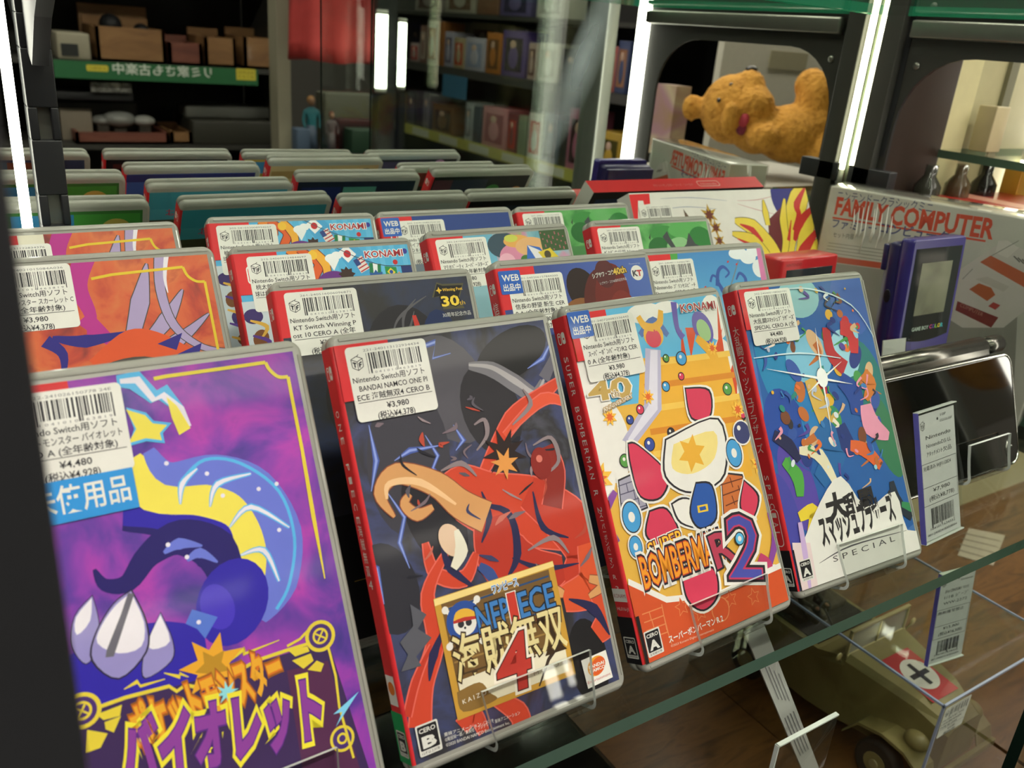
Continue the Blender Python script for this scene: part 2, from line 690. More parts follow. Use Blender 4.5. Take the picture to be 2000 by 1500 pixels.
def back_of(base, *ops):
    """simple back cover: base colour and a few blocks (mm)"""
    def f(a):
        for o in ops:
            if o[0] == 'r': a.rect(o[1], o[2], o[3], o[4], P(o[5]))
            elif o[0] == 't': a.text(o[1], (o[2], o[3]), (o[4], o[3]), o[5], P(o[6]))
            elif o[0] == 'c': a.circ((o[1], o[2]), o[3], P(o[4]))
        a.rect(66, 8, 96, 28, P('#f0f0ee'))
        barcode(a, 69, 11, 93, 26, 5)
    f.base = P(base)
    return f

# ---- cover drawings.  Photo points go through the panel's plane; the figures of the originals are left out and
# ---- replaced by plain ribbons, stars and blobs of about the same colours.
def d_violet(a, p):
    ye, gold = P('#e3cf3e'), P('#e8a92c')
    ind, ind2, lav, cy_, wh = P('#2f23a8'), P('#241a68'), P('#6a78d8'), P('#58b8ee'), P('#e8e4f4')
    p.rect(1.3, 143.5, 24, 165.5, RED)
    # loops of ribbon
    a.line([(240, 1010), (320, 1012), (400, 1040), (448, 1100), (440, 1170)], [9, 13, 15, 16, 13], ind2)
    a.line([(240, 1006), (320, 1006), (400, 1034), (444, 1096), (437, 1165)], [7, 10, 12, 13, 10], ind)
    a.line([(250, 900), (300, 955), (400, 960), (480, 990), (505, 1060), (480, 1140)], [9, 15, 17, 18, 17, 9], P('#efe05a'))
    a.line([(290, 880), (330, 925), (420, 918), (500, 950), (552, 1040), (548, 1140), (510, 1210)], [4, 8, 11, 13, 14, 12, 4], lav)
    a.line([(355, 938), (400, 898), (470, 905), (545, 960), (575, 1050), (565, 1140), (540, 1190)], 1.1, cy_)
    for q in ([(352, 985), (356, 945), (385, 915)], [(410, 990), (425, 945), (490, 925)], [(448, 1030), (490, 990), (565, 1030)], [(468, 1085), (515, 1075), (545, 1135)]):
        a.line(q, [.6, 2.6, 1.2], cy_)
        a.line(q, [.2, 1.6, .4], wh)
    a.line([(184, 1112), (205, 1142), (250, 1138), (290, 1085), (350, 1050), (420, 1075), (450, 1150)], [1, 4, 6, 8, 12, 15, 10], ind2)
    a.line([(320, 1080), (350, 1062), (395, 1066)], [1, 4, .6], lav)
    a.line([(365, 1095), (390, 1080), (425, 1098)], [1, 3.6, .6], lav)
    a.circ((455, 1175), 15, ind, 12, 60)
    a.circ((425, 1185), 5.5, P('#4433c0'), 8, 10)
    a.poly([(375, 1190), (425, 1205), (392, 1262), (350, 1245)], P('#5577d4'))
    for q in ((404, 925), (435, 968), (540, 945), (545, 1035), (325, 905), (388, 1215), (375, 1238), (505, 955), (328, 1064), (365, 1088)):
        a.circ(q, .75, wh)
    # petals
    a.circ((225, 1340), 30, ind, 16, 12)
    for q, hi in (([(180, 1164), (192, 1212), (190, 1262), (168, 1296), (142, 1262), (146, 1205)], [(179, 1168), (176, 1212), (150, 1240), (148, 1206)]),
                  ([(313, 1197), (336, 1250), (334, 1290), (284, 1324), (280, 1285), (296, 1235)], [(313, 1201), (332, 1252), (298, 1268), (290, 1250)]),
                  ([(256, 1154), (284, 1215), (284, 1272), (232, 1324), (182, 1290), (188, 1238), (222, 1180)], [(256, 1158), (281, 1215), (276, 1262), (232, 1276), (190, 1256), (198, 1222), (226, 1182)])):
        cx, cy2 = sum(k[0] for k in q) / len(q), sum(k[1] for k in q) / len(q)
        a.poly([(cx + (k[0] - cx) * 1.07, cy2 + (k[1] - cy2) * 1.04) for k in q], P('#2a2436'), 4)
        a.poly(q, P('#968ecb'), 4)
        a.poly(hi, P('#ece9f2'), 3)
    a.poly([(250, 1158), (262, 1160), (222, 1282), (206, 1284), (208, 1270), (236, 1200)], P('#6a6874'))
    # bolts at the top
    for o_, m_ in ((0, cy_), (6, wh)):
        a.line([(228 + o_, 745), (262 + o_, 742), (300, 775 + o_), (318, 766 + o_), (352, 800), (372, 832)], [4 - o_ * .4, 7 - o_ * .7, 5 - o_ * .5, 6 - o_ * .6, 3, .6], m_, sm=0)
    a.poly([(246, 796), (285, 806), (300, 822), (335, 826), (318, 846), (322, 866), (286, 862), (250, 872), (262, 838)], cy_)
    a.poly([(246, 800), (283, 811), (298, 827), (326, 830), (312, 846), (316, 860), (285, 856), (250, 866), (266, 838)], P('#efe05a'))
    a.poly([(325, 775), (345, 792), (372, 836), (350, 850), (335, 815)], P('#efe05a'))
    # frame and lower panel
    a.poly([(150, 1392), (335, 1342), (480, 1300), (640, 1252), (720, 1500), (730, 1560), (180, 1560)], P('#3c2858'))
    a.poly([(560, 1310), (640, 1290), (720, 1560), (600, 1560)], P('#55284f'))
    a.line([(300, 740), (325, 735), (420, 722), (518, 708)], 1.3, ye, sm=0)
    a.line([(518, 708), (526, 722), (543, 736), (562, 736)], 1.3, ye)
    a.line([(562, 736), (590, 880), (612, 1010), (634, 1130)], [1.3, 1.3, 1.6, .4], ye, sm=0)
    a.line([(150, 1396), (245, 1362), (330, 1340), (345, 1350), (362, 1338), (385, 1342)], 1.2, ye, sm=0)
    a.line([(445, 1312), (480, 1302), (500, 1290), (560, 1270), (605, 1256)], 1.2, ye, sm=0)
    a.line([(242, 1346), (268, 1331), (274, 1340), (322, 1326)], [.3, 1.4, 1, .3], ye, sm=0)
    a.line([(320, 1314), (352, 1322), (350, 1315), (368, 1322)], [.3, 1.3, 1, .3], ye, sm=0)
    a.line([(448, 1292), (478, 1266), (474, 1278), (545, 1250)], [.3, 1.4, 1, .3], ye, sm=0)
    for c_ in ((160, 1388), (625, 1242)):
        a.circ(c_, 5.6, ye); a.circ(c_, 4.3, P('#4a2f74')); a.circ(c_, 2.9, ye); a.circ(c_, 2.1, P('#4a2f74'))
        for k in range(4):
            a.line([c_, (c_[0] + 14 * cos(k * 1.57 + .4), c_[1] + 14 * sin(k * 1.57 + .4))], .6, ye, sm=0)
    a.circ((668, 1442), 4.6, ye); a.circ((668, 1442), 3.6, P('#4a2f74')); a.circ((668, 1442), 2, ye); a.circ((668, 1442), 1.2, P('#4a2f74'))
    for q in ([(188, 1395), (238, 1376), (234, 1398), (202, 1406)], [(204, 1410), (236, 1398), (222, 1430), (206, 1424)], [(170, 1425), (210, 1432), (196, 1460), (168, 1470)],
              [(562, 1270), (600, 1262), (604, 1272), (576, 1282)], [(570, 1290), (606, 1276), (612, 1290), (592, 1306)], [(600, 1308), (618, 1290), (632, 1296), (626, 1312)]):
        a.poly(q, ye)
    a.line([(640, 1262), (655, 1320), (662, 1380), (690, 1480)], .9, ye, sm=0)
    a.line([(560, 1262), (585, 1248), (604, 1228)], .9, ye, sm=0)
    a.poly([(700, 1350), (650, 1395), (668, 1390), (655, 1420)], P('#7fd0f4'))
    a.star((415, 1300), 5.4, 11, 7, gold, 15)
    a.star((415, 1300), 3, 6, 5, P('#b98a22'), 40)
    br, br2 = P('#9a5a1c'), P('#f6d867')
    a.text('ポケットモンスター', (272, 1462), (556, 1330), 12.5, gold, [(br, .13), (P('#d9731f'), .085)], .045)
    a.star((443, 1352), 1.6, 4, 8, P('#8fdce6'))
    a.text('バイオレット', (244, 1535), (628, 1428), 18, P('#8d3f9e'), [(P('#efe23a'), .15), (P('#5a2a86'), .075)], .05)

def d_scarlet(a, p):
    ye, lv, lv2, dk = P('#e0c334'), P('#a99ac4'), P('#8a7aa8'), P('#4a4542')
    ind, org = P('#2b2580'), P('#d9552a')
    p.rect(1.3, 143.5, 24, 165.5, RED)
    p.rect(24, 158, 36, 165.5, P('#e0ddc8'))
    mag = P('#b5308c')
    p.line([(46, 168), (41, 155), (44, 140), (41, 128)], [9, 8, 5, 1], mag)
    p.line([(41, 140), (50, 128), (56, 120)], [8, 5, 1], mag)
    for q, w_ in (([(58, 124), (66, 145), (72, 163)], [5, 8, .6]), ([(62, 122), (76, 135), (86, 149)], [4, 7, .6]), ([(64, 120), (80, 125), (96, 136)], [4, 6, .6])):
        p.line(q, [x + .9 for x in w_], dk)
        p.line(q, w_, lv)
    p.line([(79, 168), (76, 150), (79, 132), (90, 120), (104, 116)], [6, 5, 4.6, 3.6, 2.6], dk)
    p.line([(79, 168), (76, 150), (79, 132), (90, 120), (104, 116)], [5.2, 4.2, 3.8, 2.8, 1.8], lv)
    p.line([(82, 168), (79, 156), (79, 148)], [2.4, 1.6, .4], P('#e6e2ec'))
    p.line([(24, 131), (30, 124), (28, 112)], [6, 4, .6], ind)
    p.line([(27, 132), (40, 129), (60, 131)], [2, 6, 1], ind)
    p.poly([(40, 120), (58, 132), (74, 128), (88, 114), (76, 104), (52, 104)], org, 5)
    for q in ([(70, 124), (82, 128), (78, 120)], [(78, 118), (90, 122), (86, 112)], [(84, 112), (95, 114), (90, 105)]):
        p.poly(q, ind)
    p.line([(34, 100), (48, 111), (66, 112), (80, 100)], [10, 13, 12, 8], dk)
    p.poly([(54, 112), (66, 108), (60, 101)], org); p.poly([(64, 112), (77, 103), (70, 100)], org)
    p.circ((92, 92), 20, ind, 13, 10)
    p.rect(1.3, 4.5, 101, 92, P('#b54127'))
    p.line([(47, 157.5), (56, 158.8), (88, 160)], 1.3, ye, sm=0)
    p.line([(88, 160), (89.5, 155.5), (93, 152.5), (97, 152)], 1.3, ye)
    p.line([(97, 152), (97, 120), (97.3, 90)], 1.3, ye, sm=0)
    p.line([(25, 157), (35, 158)], .9, ye, sm=0)

def d_pirate(a, p):
    wh, gold = P('#e9e7e0'), P('#c8993a')
    redtab(p)
    blu, blu2, smoke, org, dkr = P('#8ea2e4'), P('#4a5fae'), P('#6a6870'), P('#cf452b'), P('#8c2420')
    # storm
    for c_, r1, r2, ro, m_ in (((880, 760), 17, 24, 20, '#55535c'), ((800, 900), 18, 30, -10, '#3d3c46'), ((1000, 690), 20, 10, 20, '#1c1b1e'), ((960, 800), 14, 20, 10, '#2e2c32'),
                               ((850, 1010), 12, 22, 15, '#23222a'), ((1080, 1010), 9, 12, 0, '#2a2326'), ((760, 1150), 12, 18, 10, '#2b2b35'), ((1150, 1290), 10, 18, 0, '#1b191c')):
        a.circ(c_, r1, P(m_), r2, ro)
    for q in ([(740, 700), (790, 690), (850, 668), (845, 700), (880, 690)], [(720, 830), (735, 900), (725, 960)], [(755, 960), (790, 1010), (780, 1060), (800, 1110)], [(830, 850), (855, 890), (845, 915), (880, 950)],
              [(700, 1090), (735, 1110), (750, 1180)], [(1030, 720), (1060, 700), (1080, 660)], [(885, 830), (905, 860), (890, 880)], [(770, 900), (800, 880), (860, 870)]):
        a.line(q, [.3, 2.6, .4], blu2, sm=0)
        a.line(q, [.2, 1.1, .2], blu, sm=0)
    a.line([(915, 715), (960, 722), (1005, 748), (1045, 772), (1062, 745)], [3, 7, 8, 7, 4], P('#7c7a82'))
    a.line([(915, 713), (960, 718), (1005, 744), (1045, 768), (1062, 741)], [1, 2, 3, 2, 1], P('#b2aeb2'))
    a.line([(1088, 665), (1080, 700), (1062, 740)], [1, 4, 6], P('#6d6b78'))
    # flames and cloth
    for q, w_, m_ in (([(1095, 740), (1060, 770), (1000, 820), (940, 930)], [2, 6, 8, 3], org), ([(1110, 790), (1060, 780), (985, 850)], [2, 5, 2], P('#e0573a')),
                      ([(860, 960), (900, 960), (960, 985), (1040, 1000), (1130, 1030)], [8, 22, 26, 30, 20], org), ([(1030, 960), (1100, 1010), (1150, 1080), (1120, 1160)], [14, 22, 24, 18], P('#c23a26')),
                      ([(1150, 1060), (1160, 1140), (1100, 1170)], [12, 18, 10], P('#d9552f')), ([(960, 1010), (980, 1080), (1030, 1120), (1100, 1110)], [16, 24, 24, 10], P('#b83524')),
                      ([(830, 1060), (850, 1120), (905, 1130), (930, 1080)], [2, 5, 6, 2], org), ([(1070, 870), (1085, 920), (1078, 990)], [6, 9, 10], P('#8e2a22')),
                      ([(820, 1420), (826, 1340), (850, 1250), (835, 1160), (870, 1080)], [9, 8, 7, 5, 2], org), ([(795, 1400), (812, 1330), (842, 1260)], [3, 3, 1], P('#c23a26')),
                      ([(1160, 1150), (1190, 1200), (1165, 1240)], [6, 14, 8], P('#d24e2c')), ([(960, 1360), (1010, 1390), (1020, 1420)], [4, 8, 8], org),
                      ([(900, 1420), (925, 1395), (945, 1430)], [6, 6, 4], P('#c8452c'))):
        a.line(q, [x + 1.2 for x in w_], P('#e2685a'))
        a.line(q, w_, m_)
    for q, w_ in (([(905, 985), (990, 1000), (1010, 1080), (990, 1130)], [.6, 3, 4, .6]), ([(1040, 960), (1060, 1030), (1110, 1050)], [.6, 3, .6]), ([(860, 1060), (880, 1110), (930, 1150)], [.6, 4, .6]),
                  ([(1000, 1090), (1060, 1110), (1130, 1100)], [.6, 3, .4]), ([(1110, 1170), (1160, 1190), (1190, 1240)], [.6, 5, .6]), ([(838, 1330), (846, 1280), (870, 1220)], [.6, 4, .6]), ([(940, 960), (955, 1010), (940, 1060)], [.6, 3, .6])):
        a.line(q, w_, P('#26264e'))
    tan = P('#d69d64')
    for q, w_ in (([(770, 1010), (742, 965), (775, 925), (850, 945), (900, 985), (950, 1010)], [1, 5, 8, 10, 12, 13]), ([(800, 965), (790, 985), (815, 1005), (845, 990)], [2, 4, 5, 2]), ([(1000, 1160), (1060, 1150), (1100, 1160)], [4, 7, 3]), ([(1150, 1130), (1180, 1140), (1150, 1165)], [3, 5, 2])):
        a.line(q, [x + .8 for x in w_], P('#8f4a32'))
        a.line(q, w_, tan)
    a.line([(755, 975), (760, 945), (820, 942), (890, 985)], [1, 2.4, 3, 1], P('#eec594'))
    r = random.Random(8)
    for k in range(34):
        u, v = 735 + r.random() * 400, 720 + r.random() * 420
        dx, dy = r.uniform(-40, 40), r.uniform(-50, 30)
        a.line([(u, v), (u + dx * .5 + r.uniform(-14, 14), v + dy * .5), (u + dx, v + dy)], [.3, r.uniform(.8, 2.6), .3], P(r.choice(('#7a6a74', '#c86a5a', '#3c3f66', '#5a5560', '#20202c', '#9a8a90', '#b84a38'))))
    a.circ((880, 1055), 5, P('#e2c3a6'), 7, 20); a.line([(890, 1035), (900, 1075), (885, 1110)], [2, 6, 3], P('#e6e2cf'))
    a.line([(935, 1105), (955, 1120), (975, 1150)], [3, 5, 3], P('#39508e'))
    for q in ([(925, 830), (945, 820), (950, 850), (930, 880)], [(860, 920), (900, 905), (930, 930)], [(1040, 870), (1075, 855), (1090, 900), (1060, 930)], [(1030, 1075), (1080, 1050), (1110, 1080)], [(1020, 760), (1035, 790), (1000, 830)]):
        a.line(q, [.6, 2.4, .6], P('#8d7f84'))
    a.star((985, 885), 5, 11, 9, P('#2a1c1c'), 20)
    a.star((985, 905), 3, 7, 7, P('#e39a4e'), 10)
    a.circ((1056, 905), 5.2, P('#8a2620'), 7); a.circ((1052, 896), 1.6, P('#d8776a'))
    a.poly([(800, 1180), (832, 1200), (815, 1228), (842, 1245), (812, 1282), (822, 1300), (782, 1312), (796, 1278), (780, 1255), (806, 1222)], P('#595a64'))
    # title plate
    q = [(845, 1170), (1078, 1095), (1123, 1316), (893, 1407)]
    a.poly(q, gold)
    a.poly([(846, 1171), (1078, 1096), (1081, 1106), (848, 1184)], P('#f2d98c'))
    a.poly([(860, 1180), (1070, 1112), (1109, 1310), (903, 1390)], P('#74572e'))
    for t in range(7):
        y_ = 1178 + t * 26
        a.line([(866 + t * 5, y_ + 12), (960 + t * 5, y_ - 18), (1068 + t * 5, y_ - 52)], .7, P('#4a3820' if t % 2 else '#9c7a40'))
    a.poly([(893, 1330), (1000, 1290), (1102, 1262), (1110, 1310), (905, 1388)], P('#e4ddc4'))
    a.poly([(891, 1352), (935, 1332), (955, 1352), (968, 1366), (904, 1390)], P('#8a6a34'), 4)
    a.line([(1096, 1248), (1070, 1288), (1052, 1340)], [2, 1.6, .6], P('#3a2c22'), sm=0)
    bl = P('#3f7fc4')
    for dy in (0, 62):
        a.line([(872 + dy * .2, 1190 + dy), (962 + dy * .2, 1160 + dy)], .8, P('#2c4a74'), sm=0)
        a.line([(1012 + dy * .2, 1144 + dy), (1070 + dy * .2, 1125 + dy)], .8, P('#2c4a74'), sm=0)
    a.text('ワンピース', (961, 1159), (1011, 1142), 3.2, P('#4a8ad0'), [(wh, .09)], .02)
    a.line([(868, 1192), (940, 1248)], 1.6, wh, sm=0); a.line([(930, 1170), (876, 1262)], 1.6, wh, sm=0)
    for c_ in ((868, 1192), (941, 1250), (930, 1170), (877, 1263)): a.circ(c_, 1.5, wh)
    a.circ((906, 1213), 8.0, P('#2a4f9c')); a.circ((907, 1217), 5.2, wh, 4.8)
    a.circ((899, 1219), 1.4, INK); a.circ((914, 1215), 1.4, INK); a.circ((907, 1226), .5, INK)
    a.rect(0, 0, 0.01, 0.01, wh)
    a.poly([(884, 1213), (889, 1196), (905, 1188), (922, 1192), (929, 1204), (906, 1206)], P('#e2b23c'), 3)
    a.line([(884, 1216), (906, 1209), (932, 1205)], [1, 1.6, 1], P('#b8352c'))
    a.text('NEP', (936, 1236), (998, 1214), 11.5, bl, [(P('#1e2430'), .06)], .02)
    a.text('I', (1003, 1222), (1012, 1219), 14.5, P('#c73a2c'), [(wh, .06)], .04)
    a.text('ECE', (1018, 1207), (1084, 1184), 11.5, bl, [(P('#1e2430'), .06)], .02)
    a.line([(925, 1246), (980, 1232), (1040, 1212), (1085, 1190)], 1.0, P('#6a3a2c'))
    a.text('海賊無双', (892, 1326), (1106, 1252), 15.0, P('#e6d79c'), [(P('#3a2814'), .05)], .015)
    a.text('4', (975, 1358), (1036, 1336), 24, P('#b8362c'), [(P('#f0e8d8'), .07), (P('#3a1a16'), .035)], .02, .12)
    a.text('K A I Z O K U', (903, 1375), (970, 1346), 1.9, P('#f0ead8'))
    a.text('M U S O U', (1042, 1320), (1104, 1294), 1.9, P('#a89c84'))
    # publisher's mark, rating, small print
    a.poly([(1133, 1290), (1181, 1269), (1195, 1322), (1147, 1345)], P('#eceae4'))
    a.circ((1163, 1300), 4.9, P('#e6a02c'), 3.9, 20); a.circ((1166, 1300), 4.4, P('#dd5f28'), 3.3, 30)
    a.text('BANDAI', (1149, 1307), (1178, 1295), 1.5, wh, bold=.03); a.text('NAMCO', (1151, 1315), (1180, 1303), 1.5, wh, bold=.03)
    a.text('Entertainment', (1147, 1336), (1191, 1317), 1.3, P('#c2484a'))
    rating(p, 3.6, 6.6, 9.5, 'B', '12才以上対象')
    a.text('東映アニメーション／2019', (866, 1438), (962, 1409), 1.3, wh)
    a.text('©尾田栄一郎／集英社・フジテレビ・東映アニメーション', (868, 1448), (1014, 1394), 1.3, wh)
    a.text('©2020 BANDAI NAMCO Entertainment Inc.', (870, 1458), (994, 1413), 1.3, wh)

def s_pirate(a):
    a.rect(.2, 4.5, 10.8, 24, P('#1d9a57'))
    rating(a, 1.6, 7, 8, 'B', '12才以上対象')
    a.rect(1.6, 26.5, 9.2, 38, WHITE); a.circ((5.4, 33), 3, P('#e07a2a'), 2.6)
    a.col('ONE PIECE', 5.4, 141, 5.2, 3.8, WHITE, True)
    a.col('海賊無双4', 5.4, 92, 5.2, 3.8, WHITE)

def d_bomb(a, p):
    wh, ink = P('#ebe9e4'), P('#2a272e')
    org, org2, sky, pur, pk, ylw = P('#e0682e'), P('#e9b03c'), P('#62b6e0'), P('#6a5cae'), P('#d43d5c'), P('#f0dc8c')
    a.poly([(1130, 600), (1400, 560), (1440, 760), (1160, 800)], sky)
    for c_, r1, r2 in (((1260, 612), 12, 5), ((1150, 760), 10, 14), ((1190, 860), 12, 20), ((1395, 620), 9, 12), ((1300, 600), 9, 3), ((1170, 930), 9, 12), ((1420, 720), 8, 16)):
        a.circ(c_, r1, wh, r2)
    # castle of girders and ramps
    for q in ([(1400, 590), (1425, 760), (1440, 860), (1410, 860)], [(1330, 640), (1352, 760), (1330, 770)], [(1360, 640), (1350, 700), (1338, 640)], [(1410, 640), (1370, 760), (1402, 750)], [(1438, 690), (1400, 800), (1440, 800)]):
        a.poly(q, P('#d5502c'))
    a.poly([(1250, 700), (1420, 690), (1470, 930), (1240, 960)], org2)
    for k in range(5):
        a.line([(1252 + k * 6, 712 + k * 44), (1425 + k * 9, 690 + k * 42)], [3, 2.4, 3], P('#d88a2c') if k % 2 else P('#f0c65a'), sm=0)
    a.poly([(1260, 680), (1290, 684), (1292, 800), (1240, 870), (1215, 860), (1258, 790)], P('#b9b6d2'))
    a.poly([(1270, 684), (1284, 684), (1284, 800), (1234, 862), (1226, 858), (1266, 792)], P('#dedcec'))
    a.line([(1315, 590), (1322, 640), (1334, 660)], [4, 3, 4], pur)
    a.line([(1250, 655), (1276, 628), (1304, 655)], [3, 5, 3], P('#4f6fb4'))
    a.circ((1276, 655), 6.4, org2, 6.0); a.circ((1276, 661), 5.0, P('#d4495c'), 4.6)
    a.line([(1246, 618), (1258, 636), (1276, 640)], [3, 4, 4], org2); a.line([(1290, 606), (1288, 630), (1276, 640)], [3, 4, 4], org2)
    a.circ((1372, 640), 6.5, pur, 9, 20); a.circ((1374, 645), 4.4, P('#9fc48a'), 6, 20)
    a.line([(1360, 660), (1390, 690), (1400, 720)], [4, 6, 6], org2)
    r = random.Random(4)
    for c_ in ((1250, 800), (1300, 755), (1330, 735), (1350, 790), (1420, 760), (1230, 820), (1310, 845), (1400, 840), (1440, 850), (1268, 868), (1220, 900), (1450, 810), (1385, 905), (1330, 700), (1300, 700)):
        m_ = r.choice((P('#3d4f9c'), pk, P('#5a9a4a'), org, P('#35323a'), P('#4aa0d8')))
        k = r.uniform(1.5, 3.2)
        a.circ(c_, k + .5, ink); a.circ(c_, k, m_); a.circ((c_[0] - 2, c_[1] - 3), k * .3, wh)
    for c_, k in (((1265, 775), 4), ((1390, 680), 4), ((1440, 800), 5), ((1190, 815), 4.5), ((1440, 950), 8), ((1170, 935), 8), ((1480, 905), 6)):
        a.star(c_, k * .55, k, 8, P('#f2c04a'), 12); a.star(c_, k * .3, k * .6, 8, P('#e0682e'))
    # big balls, blocks and a wreath of plain shapes
    def blob(pts, m_, sm=5, g=1.2):
        cx, cy_ = sum(q[0] for q in pts) / len(pts), sum(q[1] for q in pts) / len(pts)
        for gg, mm in ((2.3, wh), (1.1, ink), (0, m_)):
            a.poly([(q[0] + (q[0] - cx) / max(1, math.hypot(q[0] - cx, q[1] - cy_)) * gg * 3.6, q[1] + (q[1] - cy_) / max(1, math.hypot(q[0] - cx, q[1] - cy_)) * gg * 3.6) for q in pts], mm, sm)
    blob([(1208, 940), (1240, 925), (1262, 990), (1215, 1010)], P('#a5a2b6'), 0)
    for k in range(4):
        a.line([(1206 + k * 3, 950 + k * 17), (1246 + k * 5, 936 + k * 17)], .5, P('#55526a'), sm=0)
    for q in ((1222, 945, 1226, 962), (1236, 956, 1240, 974), (1226, 978, 1230, 994), (1244, 970, 1248, 986)):
        a.line([(q[0], q[1]), (q[2], q[3])], .5, P('#55526a'), sm=0)
    blob([(1408, 925), (1448, 930), (1472, 1010), (1415, 1040)], P('#c8703a'), 0)
    for k in range(5):
        a.line([(1404 + k * 6, 948 + k * 20), (1450 + k * 6, 934 + k * 17)], .6, P('#6a3420'), sm=0)
    for q in ((1424, 932, 1430, 952), (1440, 948, 1446, 966), (1428, 968, 1434, 986), (1446, 982, 1452, 1000), (1434, 1004, 1440, 1020)):
        a.line([(q[0], q[1]), (q[2], q[3])], .6, P('#6a3420'), sm=0)
    blob([(1452, 940), (1478, 970), (1468, 1010), (1446, 990)], pk)
    blob([(1338, 760), (1382, 764), (1384, 812), (1350, 815)], pk)
    blob([(1226, 868), (1246, 872), (1300, 925), (1288, 970), (1250, 968), (1232, 910)], pk)
    blob([(1300, 860), (1400, 820), (1412, 925), (1350, 960), (1300, 930)], wh)
    a.poly([(1314, 868), (1392, 842), (1394, 895), (1352, 925), (1312, 915)], ylw, 4)
    a.star((1350, 885), 5, 9.5, 6, P('#e9b03c'), 10)
    blob([(1268, 1000), (1300, 996), (1324, 1046), (1290, 1064), (1262, 1044)], pk)
    blob([(1312, 985), (1340, 975), (1390, 1000), (1378, 1030), (1330, 1020)], wh)
    blob([(1358, 945), (1388, 950), (1396, 1010), (1366, 1030), (1348, 1000)], P('#2b58a8'))
    a.poly([(1360, 988), (1380, 984), (1382, 998), (1362, 1002)], P('#e4c23a')); a.poly([(1364, 991), (1376, 988), (1378, 995), (1366, 998)], P('#2b58a8'))
    for c_, k in (((1232, 1010), 1), ((1432, 885), 1), ((1513, 1128), .8), ((1240, 1068), .7)):
        a.circ(c_, 6.6 * k, wh, 8.4 * k); a.circ(c_, 5.6 * k, ink, 7.4 * k); a.circ(c_, 5.1 * k, P('#4a9ed8'), 6.8 * k); a.circ(c_, 1.9 * k, wh, 2.4 * k)
    a.circ((1447, 845), 6.6, wh); a.circ((1447, 845), 5.8, P('#3b4070')); a.circ((1441, 836), 1.3, wh); a.line([(1450, 822), (1462, 805)], .8, ink, sm=0)
    for q in ([(1200, 960), (1180, 1010), (1205, 1060)], [(1500, 1000), (1512, 1050), (1500, 1110)]):
        a.line(q, [3, 5, 3], P('#8a4aa0'))
    a.line([(1480, 1090), (1498, 1110), (1480, 1150)], [6, 8, 4], P('#c2426e'))
    # orange footer with outlines of stars and bricks
    a.poly([(1225, 1130), (1300, 1165), (1400, 1155), (1530, 1095), (1560, 1180), (1560, 1340), (1230, 1340)], wh, 0)
    a.poly([(1225, 1142), (1300, 1177), (1400, 1166), (1532, 1106), (1560, 1180), (1560, 1340), (1230, 1340)], P('#d2552c'), 0)
    for c_ in ((1330, 1185), (1425, 1170), (1470, 1165), (1365, 1195)):
        a.star(c_, 2.2, 4.6, 5, P('#e08a58'), 20); a.star(c_, 1.8, 3.9, 5, P('#d2552c'), 20)
    for k in range(4):
        a.line([(1252 + k * 4, 1200 + k * 16), (1290 + k * 4, 1186 + k * 16)], .5, P('#e08a58'), sm=0)
        a.line([(1266 + k * 5, 1196 + k * 15), (1270 + k * 5, 1210 + k * 15)], .5, P('#e08a58'), sm=0)
    for k in range(3):
        a.line([(1290 + k * 5, 1180 + k * 24), (1300 + k * 5, 1230 + k * 14)], .5, P('#e08a58'), sm=0)
    a.circ((1405, 1190), 6, P('#e08a58')); a.circ((1405, 1190), 5.4, P('#d2552c'))
    # lettering
    a.text('KONAMI', (1329, 611), (1396, 603), 4.6, P('#a03038'), [(wh, .06)], .015)
    a.text('40', (1152, 785), (1232, 772), 10, P('#bfa05a'), [(wh, .06)], .03)
    a.text('th', (1192, 778), (1208, 775), 4, P('#8f7336'), [(wh, .05)])
    a.text('ANNIVERSARY', (1178, 806), (1234, 776), 2.2, wh, [(P('#b5945a'), .12)])
    blob([(1330, 1120), (1388, 1110), (1398, 1160), (1372, 1190), (1342, 1170)], pk)
    a.text('SUPER', (1268, 1088), (1334, 1058), 7, P('#f0c23c'), [(wh, .14), (ink, .08), (P('#d9562c'), .03)], .01)
    a.text('BOMBERMAN', (1258, 1150), (1412, 1090), 16, P('#ee9c2c'), [(wh, .15), (ink, .085), (P('#c9432a'), .035)], .01)
    a.text('R', (1400, 1110), (1436, 1090), 18, P('#b8405a'), [(wh, .1), (ink, .06)], .02)
    a.text('2', (1424, 1128), (1486, 1128), 34, P('#4a4fa8'), [(wh, .085), (ink, .05), (P('#c23a62'), .02)], .0, -.05)
    a.circ((1442, 1052), 3.4, ink); a.circ((1442, 1052), 2.8, P('#5ab8ea')); a.circ((1442, 1052), 1.3, wh)
    a.text('スーパーボンバーマン R 2', (1305, 1255), (1410, 1212), 2.9, wh, bold=.02)
    a.text('©2023 Konami Digital Entertainment', (1308, 1264), (1392, 1231), 1.1, P('#f0cdb8'))
    rating(p, 3.6, 6.6, 9.5, 'A', '全年齢対象')
    p.rect(1.3, 143.5, 24, 165.5, RED)
    p.rect(1.3, 4.5, 3.2, 26, P('#1c1a1e'))

def s_bomb(a):
    a.rect(.2, 4.5, 10.8, 26, P('#1c1a1e'))
    rating(a, 1.5, 7, 8, 'A', '全年齢対象')
    a.text('HL016-J1', (2, 29), (10, 29), 1.7, WHITE)
    a.rect(1, 33, 10.4, 39, WHITE); a.text('KONAMI', (1.6, 34.8), (9.8, 34.8), 2, P('#a03038'))
    a.col('SUPER BOMBERMAN R 2', 5.4, 147, 3.9, 3.6, WHITE, True)
    a.col('スーパーボンバーマン R 2', 5.4, 72, 2.6, 2.3, WHITE)

